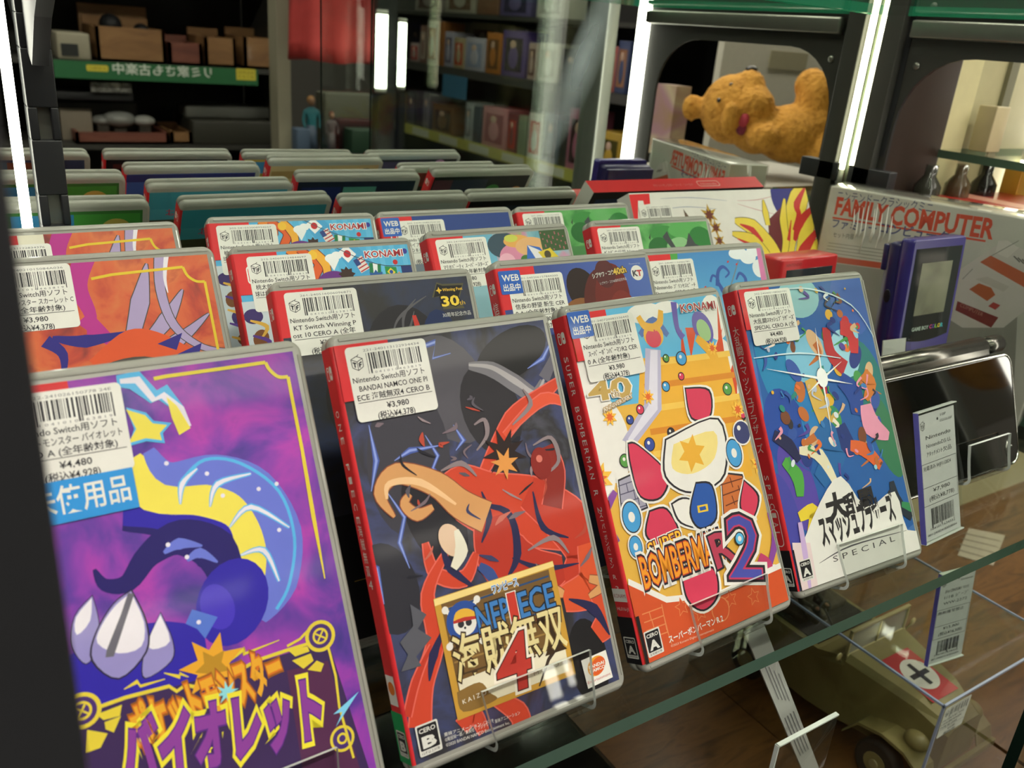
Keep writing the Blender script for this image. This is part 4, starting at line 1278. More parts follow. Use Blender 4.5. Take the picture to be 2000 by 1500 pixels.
BLK, BLK2, STEEL = M('#26272a', 0.42), M('#34332f', 0.5), M('#9c9c94', 0.3, 0, 0.85)
mir = bpy.data.materials.new('mirror')
mir.use_nodes = True
pb = mir.node_tree.nodes['Principled BSDF']
pb.inputs['Base Color'].default_value = (.80, .83, .79, 1)
pb.inputs['Metallic'].default_value = 1.0
pb.inputs['Roughness'].default_value = 0.0
b = MB(); b.add([(-420, 0, -320), (757, 0, -320), (757, 0, 900), (-420, 0, 900)], [(0, 1, 2, 3)], mir)
b.box(-420, 757, 0.5, 8, -320, 900, BLK2)
struct('wall_back', b, 'mirror back wall of the showcase')
# pale see-through streak with soft edges laid on the mirror
sm = bpy.data.materials.new('streak')
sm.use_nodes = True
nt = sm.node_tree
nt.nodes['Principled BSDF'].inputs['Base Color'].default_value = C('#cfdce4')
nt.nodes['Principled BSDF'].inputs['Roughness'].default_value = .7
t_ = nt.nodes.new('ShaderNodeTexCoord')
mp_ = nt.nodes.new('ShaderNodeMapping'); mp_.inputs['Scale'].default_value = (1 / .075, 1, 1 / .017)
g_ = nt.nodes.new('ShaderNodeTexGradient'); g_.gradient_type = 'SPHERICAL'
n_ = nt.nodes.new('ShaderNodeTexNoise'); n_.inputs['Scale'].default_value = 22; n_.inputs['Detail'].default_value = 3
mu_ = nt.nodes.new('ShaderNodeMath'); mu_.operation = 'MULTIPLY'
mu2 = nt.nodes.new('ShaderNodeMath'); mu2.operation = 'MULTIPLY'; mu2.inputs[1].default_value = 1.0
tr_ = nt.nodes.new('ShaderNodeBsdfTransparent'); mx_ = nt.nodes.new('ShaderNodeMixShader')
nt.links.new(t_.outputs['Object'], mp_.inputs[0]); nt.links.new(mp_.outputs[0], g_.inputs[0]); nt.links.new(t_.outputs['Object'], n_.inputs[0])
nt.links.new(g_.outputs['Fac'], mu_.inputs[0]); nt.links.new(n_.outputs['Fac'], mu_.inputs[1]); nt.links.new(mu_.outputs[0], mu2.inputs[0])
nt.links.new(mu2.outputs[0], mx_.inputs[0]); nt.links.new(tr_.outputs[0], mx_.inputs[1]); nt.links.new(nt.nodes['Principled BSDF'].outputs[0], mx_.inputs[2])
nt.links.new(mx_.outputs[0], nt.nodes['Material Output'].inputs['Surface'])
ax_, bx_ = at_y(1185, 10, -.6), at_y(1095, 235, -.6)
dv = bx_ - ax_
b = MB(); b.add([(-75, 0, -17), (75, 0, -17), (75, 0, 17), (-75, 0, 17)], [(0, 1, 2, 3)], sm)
o = b.build('streak', None, (ax_ + bx_) / 2)
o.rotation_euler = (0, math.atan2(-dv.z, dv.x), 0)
tag(o, 'soft pale streak slanting down the mirror right of centre', 'streak')

# wooden base board and black plinth
WOOD = NM('base_wood', ['#3a2413', '#5a3a1c', '#6b4724', '#4a2e16'], 14, 6, .35, .3, 1.2, (1, 5, 1))
b = MB(); b.box(-10, 757, -420, 0, -340, -322, WOOD); b.box(-10, 757, -432, 0, -1000, -340, BLK)
struct('trim_1', b, 'brown wooden floor board and black plinth of the showcase')
# front left upright, close to the lens
b = MB(); b.box(-60, 5.9, -446, -414, -1000, 900, BLK, .6)
tag(b.build('corner_post'), 'black upright close to the camera at the left edge', 'post')
# slotted standard beside the mirror
b = MB()
x0, x1 = 45.2, 60.0
for i in range(8):
    z = 94 + i * 46.5
    b.box(x0, x1, -9, -.6, z + 17, z + 46.5, BLK, .8)
    b.box(x0, x0 + 4.6, -9, -.6, z, z + 17, BLK, .8); b.box(x1 - 3.8, x1, -9, -.6, z, z + 17, BLK, .8)
    b.box(x0 + 1, x1 - 1, -3, -1, z, z + 17, M('#85857e', .35, 0, .5))
b.box(x0 + 2, x1 + 9, -12, -.6, -9, 94, BLK, 1)
t = thing('shelf_standard', 'black slotted shelf upright standing against the mirror at the left', 'upright')
b.build('slotted_bar', t)
b = MB(); b.prism([(-9, 268), (-9, 232), (-24, 226), (-60, 250), (-140, 286), (-300, 300), (-300, 303), (-60, 303), (-20, 300)], 48.5, 56, BLK, 'x')
b.build('shelf_bracket', t)
TUBE = EM('led_tube', '#fffcec', TUBE_STRENGTH)
TUBE2 = EM('led_strip_warm', '#fffbd6', TUBE_STRENGTH)
def tube(name, label, x, y, z0, z1, r, m=TUBE, par=None):
    t = thing(name, label, 'light', group='upright light tubes')
    q = MB(); q.tube([(x, y, z0), (x, y, z1)], r, m, 14); q.build('light_tube', t)
    for za, zb in ((z0 - 14, z0), (z1, z1 + 14)):
        q = MB(); q.tube([(x, y, za), (x, y, zb)], r * 1.05, M('#c8c8c0', .4), 14); q.build('end_cap', t)
    return t
tube('led_tube', 'slim white light tube beside the black slotted upright at the far left', 38.6, -5, 96, 700, 2.4)
tube('led_tube', 'slim pale yellow light tube in the back right corner', 754.0, -6, 162, 700, 3.0, TUBE2)
tube('led_tube', 'wide white light tube at the front right corner, bright in the mirror', 762, -333, 20, 700, 12.5)

# right side panel with a round-cornered opening
b = MB()
PX0, PX1 = 757.2, 760.5
def hole(y0, y1, z0, z1, r):
    p = []
    for cy2, cz, a in ((y1 - r, z1 - r, 0), (y0 + r, z1 - r, 90), (y0 + 8, z0 + 8, 180), (y1 - 8, z0 + 8, 270)):
        rr = r if cz == z1 - r else 8
        p += [(cy2 + rr * cos(rad(a + 11.25 * k)), cz + rr * sin(rad(a + 11.25 * k))) for k in range(9)]
    return p
H_ = hole(-298, -38, 12, 271, 62)
n = len(H_)
outer = []
for y_, z_ in H_:
    cy2, cz = -168, 221
    dy, dz = y_ - cy2, z_ - cz
    k = min((162 / abs(dy)) if abs(dy) > 1e-6 else 1e9, (99 / dz) if dz > 1e-6 else (262 / -dz if dz < -1e-6 else 1e9))
    outer.append((cy2 + dy * k, cz + dz * k))
for X, flip in ((PX0, False), (PX1, True)):
    v = [(X, y_, z_) for y_, z_ in H_] + [(X, y_, z_) for y_, z_ in outer]
    b.add(v, [((i, (i + 1) % n, n + (i + 1) % n, n + i) if flip else (i, n + i, n + (i + 1) % n, (i + 1) % n)) for i in range(n)], BLK2)
v = [(PX0, y_, z_) for y_, z_ in H_] + [(PX1, y_, z_) for y_, z_ in H_]
b.add(v, [(i, (i + 1) % n, n + (i + 1) % n, n + i) for i in range(n)], BLK)
b.box(PX0, PX1, -330, -6, 318, 900, BLK2)
b.box(PX0 - 1, PX0 + 1, -36, -31, 180, 900, BLK)          # dark slot
b.box(PX0 - 9, PX1, -52, -6, 150, 168, BLK, 1)
b.box(PX0 - 9, PX1, -30, -11, -320, 900, M('#3b3a36', .45), 1)
for y_, z_ in ((-50, 312), (-47, 262), (-128, 288)):
    b.ell((PX0 - .6, y_, z_), (1.4, 3.2, 3.2), STEEL)
struct('wall_right', b, 'black side panel with a rounded opening')
# bracket arm under the upper shelf
b = MB()
b.box(748, 757, -318, -38, 285, 300, STEEL, 2)
b.box(747, 757, -321, -318, 286, 299, M('#55554f', .3, 0, .8), 2)
tag(b.build('metal_bracket'), 'grey metal arm under the upper glass shelf on the right panel', 'bracket')
# glass front doors, slid to the right half
for x0, x1, y_, l in ((377.5, 757, -427, 'front sliding glass door with dark green edge at the lower right'), (441.8, 757, -436, 'second sliding glass door standing just outside the first one')):
    b = MB(); glass_slab(b, x0, x1, y_ - 5, y_, -320, 640, M('#0e1f18', .2, .3))
    tag(b.build('glass_door'), l, 'door')
b = MB(); b.box(752, 772, -440, -400, -1000, 900, M('#8f938c', .3, 0, .6), 2)
struct('trim_2', b, 'front right upright')

# ------------------------------------------------------------------ things at the right end of the shelf
WB = pose(451.4, -116.2, -.6, 0, LEAN)
t = thing('game_box', 'wide white cardboard game box with yellow and red flames, behind the rows', 'box', WB)
w_, h_, d_ = 207, 175.6, 15
b = MB()
v = [(0, 0, 0), (w_, 0, 0), (w_, h_, 0), (0, h_, 0), (0, 0, -d_), (w_, 0, -d_), (w_, h_, -d_), (0, h_, -d_)]
b.add(v, [(0, 1, 2, 3)], P('#e3e2dc')); b.add(v, [(5, 4, 7, 6)], P('#2a2a2c')); b.add(v, [(3, 2, 6, 7)], RED); b.add(v, [(1, 5, 6, 2)], P('#c9a83a')); b.add(v, [(0, 3, 7, 4), (0, 4, 5, 1)], P('#d8d6d0'))
b.build('carton', t)
a = Art((0, 0, w_, h_), on_face(WB))
a.poly([(1228, 380), (1268, 378), (1270, 398), (1258, 400), (1256, 392), (1246, 392), (1246, 430), (1236, 430)], RED)
yl, rd, nv, mr_ = P('#e6cf4a'), P('#c43430'), P('#2e3180'), P('#6a2a2e')
for q in ([(1290, 388), (1350, 386), (1420, 392)], [(1290, 410), (1340, 404), (1400, 408)], [(1440, 392), (1480, 390), (1520, 380)], [(1440, 398), (1480, 410), (1520, 420)]):
    a.line(q, [.3, .8, .3], P('#c9a4a4') if q[0][0] > 1400 else P('#a9aebc'))
a.circ((1535, 385), 19, nv, 22, 0)
a.poly([(1500, 430), (1530, 400), (1545, 470), (1530, 500), (1505, 520)], mr_)
for q, w2 in (([(1578, 362), (1560, 390), (1545, 440), (1540, 500)], [10, 22, 20, 10]), ([(1590, 420), (1575, 450), (1560, 500)], [8, 16, 8]), ([(1435, 431), (1470, 445), (1505, 480), (1525, 510)], [4, 16, 14, 8]), ([(1430, 456), (1470, 470), (1500, 500)], [3, 12, 8]),
              ([(1532, 388), (1530, 430), (1535, 470), (1530, 505)], [2, 9, 8, 6]), ([(1490, 390), (1495, 415), (1500, 440)], [1, 7, 5]), ([(1600, 470), (1590, 495), (1595, 520)], [6, 14, 10])):
    a.line(q, [x + 1.2 for x in w2], P('#4a3c2c')); a.line(q, w2, yl)
for q, w2 in (([(1572, 366), (1556, 400), (1560, 420), (1550, 450)], [2, 8, 6, 3]), ([(1588, 405), (1562, 435), (1552, 470)], [4, 9, 4]), ([(1445, 438), (1470, 450), (1490, 472)], [1, 6, 2]), ([(1440, 466), (1470, 480)], [1, 4]), ([(1596, 450), (1570, 490), (1560, 520)], [4, 12, 10]), ([(1545, 430), (1540, 470)], [1, 4])):
    a.line(q, w2, rd)
for c_, k in (((1385, 420), 10), ((1398, 445), 8), ((1405, 470), 7)):
    a.star(c_, k * .4, k, 6, P('#b8963a'), 30); a.star(c_, k * .3, k * .6, 7, P('#6a3428'), 10)
a.poly([(1334, 408), (1340, 432), (1352, 432)], P('#6a5a4a'))
b = MB(); b.art(a, lambda u, v, d: (u, v, d), .05); b.build('printed_front', t)
b = MB(); lab2 = std(('ポケットモンスター ソード', 1, 33), ('シールド ダブルパック', 1, 31), '¥9,980', '(税込¥10,978)', '201-240331124577811', 131)
o_ = on_face(WB)((1245, 402))
b.art(lab2, lambda u, v, d: (o_[0] + u, o_[1] - 29.6 + v, d), 1.0); b.build('price_sticker', t)
b = MB(); a = Art(); a.text('ポケットモンスター ソード・シールド', (70, 5), (118, 5), 3, P('#d98a84')); a.rect(124, 3.4, 152, 11, P('#e0a49c'), 3); a.rect(124.8, 4.2, 151.2, 10.2, RED, 2.6); a.text('Nintendo', (128, 5.6), (148, 5.6), 2.8, P('#e0a49c'))
b.art(a, lambda u, v, d: (u, h_ + d, -d_ + v), .05); b.build('printed_edge', t)
b = MB()
for k, c_ in enumerate(('#2a3a5a', '#b89a4a', '#1c1a1c', '#5a4a2a', '#20242c')):
    b.add([(6 + k * 38, 120, -d_ - .1), (40 + k * 38, 120, -d_ - .1), (40 + k * 38, 168, -d_ - .1), (6 + k * 38, 168, -d_ - .1)], [(3, 2, 1, 0)], P(c_))
b.build('printed_back', t)
b = MB(); b.box(30, 60, -2, 14, -28, 3, ACR); o = b.build('display_stand'); o.matrix_world = WB @ Matrix.Translation(Vector((60 * S, -4.5 * S, 0)))
tag(o, 'clear acrylic foot under the wide white flame box', 'stand')

# console carton in shrink wrap
FM = pose(655, -60, -72, -8.8, 0.0)
t = thing('console_carton', 'grey shrink-wrapped console carton with large red capital lettering', 'box', FM)
w_, h_, d_ = 192, 168, 42
GREY = NM('carton_grey', ['#b4b3ab', '#c4c3ba'], 20, 2, .35, .7)
b = MB(); b.box(0, w_, 0, h_, -d_, 0, GREY, 1.2); b.build('carton', t)
a = Art((0, 0, w_, h_), on_face(FM))
rdk, blk_, wht, gry = P('#cf4a2c'), P('#4a4f80'), P('#c9c3bf'), P('#7c7a74')
a.text('ニンテンドークラシックミニ', (1634, 389), (1820, 415), 7.5, P('#55587a'))
a.text('FAMILY', (1630, 417), (1727, 434), 16, rdk, bold=.035)
a.text('COMPUTER', (1738, 437), (1936, 466), 17, rdk, bold=.035)
a.line([(1626, 425), (1925, 471)], 1.6, rdk, sm=0)
a.text('ファミリー', (1625, 443), (1710, 454), 7, blk_, bold=.02); a.text('コンピュータ', (1718, 453), (1850, 473), 8, blk_, bold=.02)
a.text('セット内容', (1627, 462), (1667, 467), 4, P('#4a4844'))
for k in range(6):
    a.line([(1618 - k * 2, 474 + k * 6), (1738 - k * 2, 490 + k * 6.6)], .5, gry, sm=0)
a.poly([(1600, 497), (1740, 515), (1738, 527), (1598, 508)], P('#b8492c'))
a.poly([(1596, 510), (1990, 560), (1980, 760), (1560, 720)], P('#8f8d86'), 0)
# console pictured on the lid
a.poly([(1822, 562), (1960, 470), (2010, 492), (2060, 560), (1960, 640), (1880, 640), (1800, 590)], wht)
a.poly([(1914, 512), (1935, 499), (2030, 548), (2030, 578)], P('#b85a34'))
a.poly([(1950, 470), (1968, 470), (1990, 484), (1968, 504), (1944, 494)], P('#d6d0cb'))
a.line([(1936, 500), (1990, 470)], .5, gry, sm=0); a.line([(1900, 525), (1880, 545)], .5, gry, sm=0)
a.poly([(1893, 565), (1912, 553), (1936, 562), (1944, 576), (1928, 588)], P('#b0592c'))
a.poly([(1930, 598), (1940, 590), (1954, 596), (1944, 605)], P('#a83a34'))
a.poly([(1870, 588), (1950, 620), (1936, 640), (1866, 606)], P('#7c2420'))
a.text('COMPUTER', (1874, 598), (1918, 618), 3.4, P('#b07a6a'))
a.poly([(1905, 545), (1928, 540), (1972, 560), (1960, 570)], P('#bdb6b0'))
for k in range(4):
    a.line([(1980 + k * 8, 500 + k * 3), (1992 + k * 8, 512 + k * 3)], 1, P('#6a6662'), sm=0)
b = MB(); b.art(a, lambda u, v, d: (u, v, d), .06); b.build('printed_front', t)
b = MB(); a = Art(); a.text('ファミリーコンピュータ', (-34, 60), (-8, 60), 6, rdk); a.text('ミニファミコン', (-36, 110), (-6, 110), 9, rdk, bold=.03); a.rect(-38, 30, -6, 34, blk_)
b.art(a, lambda u, v, d: (-d, v, u), .2); b.build('printed_side', t)
b = MB(); a = Art(); a.rect(40, -30, 110, -12, P('#6d6a64'), 2); a.text('FAMILY COMPUTER', (120, -24), (185, -24), 6, P('#b06a60')); a.rect(118, -12, 128, -2, P('#e2e2da'))
b.art(a, lambda u, v, d: (u, h_ + d, v), .2); b.build('printed_lid', t)
b = MB(); b.box(-.8, w_ + .8, -.0, h_ + .8, -d_ - .8, .9, clear('shrink_wrap', '#fafaf8', 0.04, 1.5, 0.06, 1.0), 1.0); b.build('shrink_wrap', t)
b = MB()
r = random.Random(2)
for k in range(9):
    x_ = 22 + k * 4.2 + r.random() * 3
    b.tube([(x_, 160 - r.random() * 8, 1.0), (x_ + 2, 142 - r.random() * 14, 1.3), (x_ + 1, 132 - r.random() * 16, .9)], [.2, .8, .2], M('#e8e8e2', .12, .6), 5)
b.build('wrap_creases', t)

# purple handheld
GK = .86
GP = pose(588, -201, -.4, 31.5, rad(5.2))
t = thing('handheld_console', 'purple handheld console with a grey screen standing upright', 'game console', GP)
PUR = M('#352c7c', 0.38, 0.2)
w_, h_, d_ = 67, 114, 23
b = MB(); rings = []
for z, i in ((0, 1.2), (-1.2, 0), (-9, 0), (-9.6, .8), (-10.2, 0)):
    rings.append([(x, y, z) for x, y in rrect(0, w_, 0, h_, 3, 3, i)])
b.loft(rings, PUR); b.build('front_shell', t)
b = MB(); rings = []
for z, i in ((-10.2, .3), (-18, .6), (-d_, 3)):
    rings.append([(x, y, z) for x, y in rrect(0, w_, 2, h_ - 3, 4, 4, i)])
b.loft(rings, M('#231e52', .4, .2)); b.box(2, w_ - 2, h_ - 26, h_ - 6, -d_ - 3, -d_ + 2, M('#231e52', .4, .2), 1.2)
b.build('back_shell', t)
b = MB()
b.add([(4, 38, .15)] + [(4 + 59 * k / 10, 38 - 3.2 * sin(pi * k / 10), .15) for k in range(11)] + [(63, h_ - 7, .15), (4, h_ - 7, .15)], [tuple(range(1, 14))], M('#20262a', .08, .6))
b.build('lens', t)
b = MB(); b.box(14, 53, 56, 96, .1, .3, NM('lcd', ['#66685a', '#7d7f6c', '#8c8d7a'], 30, 2, .15, .5)); b.build('screen', t)
a = Art(); a.text('GAME BOY', (15, 44), (36, 44), 3.2, P('#9fb0a4'), bold=.03)
for k, (ch, c_) in enumerate(zip('COLOR', ('#b8327a', '#5a3a9c', '#7ab83a', '#e0c83a', '#3ab8c8'))):
    a.text(ch, (37.5 + k * 3.6, 44), (40.6 + k * 3.6, 44), 3.4, P(c_), bold=.03)
b = MB(); b.art(a, lambda u, v, d: (u, v, d), .32); b.build('lettering', t)
b = MB(); b.box(8, 26, 17, 23, 0, 2.4, M('#1b1b1d', .4), .8); b.box(14, 20, 11, 29, 0, 2.4, M('#1b1b1d', .4), .8); b.build('direction_pad', t)
for x_, y_ in ((44, 17), (56, 23)):
    b = MB(); b.ell((x_, y_, .6), (4.6, 4.6, 2), M('#1b1b1d', .3, .3)); b.build('button', t)
b = MB(); b.ell((-.1, 70, -15), (.6, 5, 3), M('#12101c', .5)); b.build('volume_wheel', t)
b = MB(); b.box(0, 60, -20, 20, -38.5, 0, ACR, .6)
o = b.build('display_block', None, (592, -191, 29.6)); tag(o, 'clear acrylic block under the purple handheld', 'stand')
# white tag beside it
TG = pose(556, -222, -6, -6, rad(12))
t = thing('price_tag', 'small white price tag in a clear sleeve left of the purple handheld', 'price tag', TG)
b = MB(); b.box(0, 24, 0, 84, -.8, 0, M('#d8d8d4', .4, .3)); b.build('card', t)
a = Art(); a.line([(3, 56), (21, 56)], .4, INK, sm=0); a.text('NO.7', (15, 6), (22, 6), 2, INK); a.line([(24, 0), (24, 84)], .6, INK, sm=0)
b = MB(); b.art(a, lambda u, v, d: (u, v, d), .05); b.build('print', t)
b = MB(); b.box(-1.5, 28, -1, 86, .6, 1.4, ACR); b.box(-1.5, 28, -3, 0, -14, 1.4, ACR); b.build('sleeve', t)

# red handheld
RP = pose(509.5, -150, .5, -8.8 + 4, rad(4))
t = thing('handheld_console', 'red handheld console with a dark grey screen, only its top showing', 'game console', RP)
RD_ = M('#c4282c', 0.35, 0.3)
hh = 128.5
b = MB(); b.box(0, 65, 0, hh, -24, 0, RD_, 2.2); b.build('shell', t)
b = MB(); b.box(6, 59, hh - 58, hh - 8.5, -.3, .3, M('#33383a', .12, .5), .2); b.build('screen', t)
a = Art(); a.text('NINTENDO', (5, hh - 6), (22, hh - 6), 2.4, P('#8a2424'))
b = MB(); b.art(a, lambda u, v, d: (u, v, d), .1); b.build('lettering', t)
b = MB(); b.box(0, 60, -16, 16, -5, 0, ACR, .6); o = b.build('display_block', None, (512, -140, -4)); tag(o, 'clear acrylic foot under the red handheld', 'stand')

# black folding handheld on its own stand
DP = pose(465.1, -288.8, -.3, 4, rad(21.5))
t = thing('folding_console', 'glossy black folding game console leaning on a clear stand, grey hinge on top', 'game console', DP)
GL = M('#090807', 0.05, .35, 0, .35)
w_, h_ = 161, 79
b = MB(); rings = []
for z, i in ((0, 1.6), (-.8, .5), (-4, 0), (-8, 0)):
    rings.append([(x, y, z) for x, y in rrect(0, w_, 0, h_, 9, 9, i)])
b.loft(rings, GL); b.build('lid', t)
b = MB(); rings = []
for z, i in ((-8.8, 0), (-17, 0), (-20, 2)):
    rings.append([(x, y, z) for x, y in rrect(0, w_, 0, h_, 9, 9, i)])
b.loft(rings, M('#171614', .25, .6)); b.build('base', t)
b = MB(); b.tube([(x, y, -.6) for x, y in rrect(0, w_, 0, h_, 9, 9, .2)] + [(w_ - 9, .2, -.6)], .9, M('#d6d6ce', .12, 0, 1.0), 6); b.build('silver_rim', t)
HG = M('#6e6c66', .25, 0, .9)
b = MB(); b.tube([(12, h_ + 7, -10), (140, h_ + 7, -10)], 7.4, HG, 16); b.box(12, 140, h_ - 1, h_ + 7, -14, -2.8, HG, 1.2)
b.tube([(-2, h_ + 7, -10), (11.4, h_ + 7, -10)], 7.0, HG, 16); b.tube([(140.6, h_ + 7, -10), (163, h_ + 7, -10)], 6.4, HG, 16)
b.build('hinge', t)
b = MB(); b.tube([(w_ - 14, 18, .1), (w_ - 17, 12, .2), (w_ - 15, 6, .1)], .5, M('#b8b8b0', .15, 0, 1), 6); b.ell((w_ - 9, 13, 0), (1, 1, .4), M('#8a8a84', .2, 0, 1)); b.build('camera_mark', t)
b = MB()
path = [(4.6, 24), (3.2, 14), (2.4, 5)] + [(2.4 - 4.6 + 4.6 * cos(rad(a_)), 1.2 + 4 * sin(rad(a_))) for a_ in range(-10, -100, -16)] + [(-10, -3.4), (-18, -3.0), (-21.4, -1), (-22, 4), (-22, 50)]
ribbon(path, 25, 2, b, ACR, EDGE)
ribbon([(-22.2, 49), (-25, 50.5), (-29, 47), (-40, 4)], 22, 2, b, ACR, EDGE)
o = b.build('display_stand'); o.matrix_world = DP @ Matrix.Translation(Vector((118 * S, 0, 0)))
tag(o, 'clear acrylic stand with a bright lip under the black folding console', 'stand')

def tag_card(label, m, w_, h_, lines, price, seed, foot=True):
    t = thing('price_tag', label, 'price tag', m)
    b = MB(); b.box(1.5, w_ - 1.5, 1, h_ - 2, -.5, 0, M('#d9dadb', .45, .2)); b.build('card', t)
    a = Art(); dk = M('#4a4a50', .6)
    shop_cube(a, 6, h_ - 9, 5.5)
    a.circ((w_ * .52, h_ - 7), .9, INK); a.text('10P', (w_ * .6, h_ - 6), (w_ * .75, h_ - 6), 1.8, dk); a.text('GGGGG.GGF', (w_ * .58, h_ - 9.5), (w_ * .9, h_ - 9.5), 1.6, dk)
    y_ = h_ * .78
    for i, s_ in enumerate(lines[:3]):
        a.text(s_, (w_ * .2, y_ - i * 5.2), (w_ * .84, y_ - i * 5.2), 2.6, INK if i == 0 else dk)
    for f_ in (.6, .42, .28):
        a.line([(2.5, h_ * f_), (w_ - 2.5, h_ * f_)], .3, dk, sm=0)
    a.line([(2.5, h_ * .6), (2.5, h_ * .28)], .3, dk, sm=0); a.line([(w_ - 2.5, h_ * .6), (w_ - 2.5, h_ * .28)], .3, dk, sm=0)
    a.text(lines[3], (4, h_ * .55), (w_ * .8, h_ * .55), 2.4, dk)
    a.text(price[0], (w_ * .3, h_ * .37), (w_ * .74, h_ * .37), 2.6, INK); a.text(price[1], (w_ * .2, h_ * .31), (w_ * .84, h_ * .31), 2.8, INK)
    barcode(a, w_ * .22, h_ * .12, w_ * .8, h_ * .25, seed)
    a.text('1041011634332', (w_ * .18, h_ * .085), (w_ * .82, h_ * .085), 1.6, dk); a.text('001-240824183028004', (w_ * .1, h_ * .045), (w_ * .86, h_ * .045), 1.6, dk)
    b = MB(); b.art(a, lambda u, v, d: (u, v, d), .05); b.build('print', t)
    b = MB(); b.box(0, w_, 0, h_, .5, 1.3, ACR); b.box(0, w_, -1, 0, -9, 1.3, ACR); b.box(0, w_, 0, h_, -1.9, -1.1, ACR)
    b.box(-.1, .5, 0, h_, -1.9, 1.3, M('#6a66c0', .15, .3)); b.box(0, w_, h_ - .3, h_ + .4, -1.9, 1.3, EDGE); b.box(0, w_, -.4, .3, -1.9, 1.3, EDGE)
    b.build('sleeve', t)
    return t
tag_card('white price tag in a clear sleeve in front of the black folding console', pose(471, -317.5, 2.3, -6.8, rad(19.3)), 43.5, 81, ('Nintendo', 'NintendoDSi LL', 'ｱﾀｯﾁﾒﾝﾄ欠品', '充電済み WJF112824'), ('¥7,980', '(税込¥8,778)'), 7)

# ------------------------------------------------------------------ lower level: display box with a toy car, tags
BX = (577, 747, -315, -70, -322, -180)
b = MB()
x0, x1, y0, y1, z0, z1 = BX
for q in ((x0, x1, y0, y0 + 2, z0, z1), (x0, x1, y1 - 2, y1, z0, z1), (x0, x0 + 2, y0, y1, z0, z1), (x1 - 2, x1, y0, y1, z0, z1), (x0, x1, y0, y1, z1 - 2, z1)):
    b.box(*q, ACR)
em = M('#8f9bb8', .12, .4)
for q in ((x0 - .2, x0 + 1.6, y0, y1, z1 - 1.4, z1 + .3), (x0, x1, y0 - .2, y0 + 1.6, z1 - 1.4, z1 + .3), (x0 - .2, x0 + 1.6, y0 - .2, y0 + 1.6, z0, z1), (x1 - 1.6, x1, y0, y1, z1 - 1.4, z1 + .3)):
    b.box(*q, em)
t = thing('display_box', 'clear acrylic box covering the olive toy car on the level below', 'display box', None, (0, 0, 0)); b.build('cover', t)
b = MB(); lb = price_label([('21st CENTURY TOYS', 1.0, 30.0), ('1/18 KUBELWAGEN', 1.0, 28.0), ('TYPE 82 DAK', 1.0, 24)], '¥15,000', '(税込¥16,500)', '001-240918022', 151)
b.art(lb, lambda u, v, d: (x0 + 3 + u, y0 - .2 - d, z1 - 33 + v), .05); b.build('price_sticker', t)

OL = NM('car_olive', ['#6e6339', '#7d7245', '#857a4e'], 25, 3, .55, .1)
CAR = (664, 0, 0)
t = thing('toy_car', 'olive open-topped military toy car inside the clear box', 'toy car', None, CAR)
def carloft(secs, m, nm, par):
    q = MB(); q.loft([[(sx * w_, y, z) for sx, w_, z in ring] for y, ring in secs], m, True, False); return q.build(nm, par)
def sec(y, wb, wt, zb, zt, bev=4):
    return (y, [(-1, wb, zb), (1, wb, zb), (1, wb, zt - bev * 2), (1, wt, zt), (-1, wt, zt), (-1, wb, zt - bev * 2)])
carloft([sec(-208, 45, 42, -296, -231), sec(-180, 47, 46, -298, -240), sec(-95, 47, 46, -298, -240), sec(-78, 44, 40, -292, -246)], OL, 'body', t)
carloft([sec(-300, 25, 18, -288, -246, 3), sec(-270, 32, 28, -292, -235, 3), sec(-208, 45, 40, -296, -228, 3)], OL, 'bonnet', t)
q = MB(); q.box(-40, 40, -176, -88, -241, -238.5, M('#1d1710', .8)); q.box(-42, 42, -90, -84, -240, -226, OL, 1); q.build('cabin', t)
for sx in (-1, 1):
    q = MB(); q.box(sx * 20 - 13, sx * 20 + 13, -150, -122, -239, -231, M('#3a2c1c', .7), 2); q.box(sx * 20 - 13, sx * 20 + 13, -124, -118, -239, -206, M('#3a2c1c', .7), 2); q.build('seat', t)
for sx in (-1, 1):
    for y_ in (-262, -112):
        q = MB(); x_ = sx * 46
        q.tube([(x_ - 7, y_, -301), (x_ - 5.5, y_, -301), (x_ + 5.5, y_, -301), (x_ + 7, y_, -301)], [18, 20.5, 20.5, 18], M('#17140f', .75), 22)
        q.build('tyre', t)
        q = MB(); q.tube([(x_ - 7.4, y_, -301), (x_ + 7.4, y_, -301)], 10.5, OL, 16); q.tube([(x_ - 9, y_, -301), (x_ + 9, y_, -301)], 4, M('#8a8058', .5), 12); q.build('hub', t)
    q = MB()
    fp = [(-304, -292), (-298, -276), (-284, -268), (-262, -266), (-240, -272), (-228, -290)]
    q.loft([[(sx * 32, y_, z_), (sx * 56, y_, z_), (sx * 56, y_, z_ - 3), (sx * 32, y_, z_ - 3)] for y_, z_ in fp], OL, True, False); q.build('front_wing', t)
    q = MB(); q.loft([[(sx * 44, y_, z_), (sx * 57, y_, z_), (sx * 57, y_, z_ - 3), (sx * 44, y_, z_ - 3)] for y_, z_ in [(-146, -290), (-134, -276), (-112, -272), (-90, -278), (-82, -294)]], OL, True, False); q.build('rear_wing', t)
    q = MB(); q.ell((sx * 40, -284, -262), (8, 11, 8), OL); q.build('headlamp', t)
    q = MB(); q.tube([(sx * 46, -205, -236), (sx * 54, -207, -228)], .8, OL, 6); q.ell((sx * 55, -207, -226), (4, 1.4, 4), M('#b8a878', .2, .3)); q.build('mirror', t)
q = MB(); fr = M('#b0a578', .4)
for q_ in ((-43, -40.5, -207, -204, -232, -204), (40.5, 43, -207, -204, -232, -204), (-1, 1, -207, -204, -232, -204), (-43, 43, -207, -204, -206, -203.4), (-43, 43, -208, -203, -233, -229)):
    q.box(*q_, fr, .4)
ws = q.build('windscreen_frame', t)
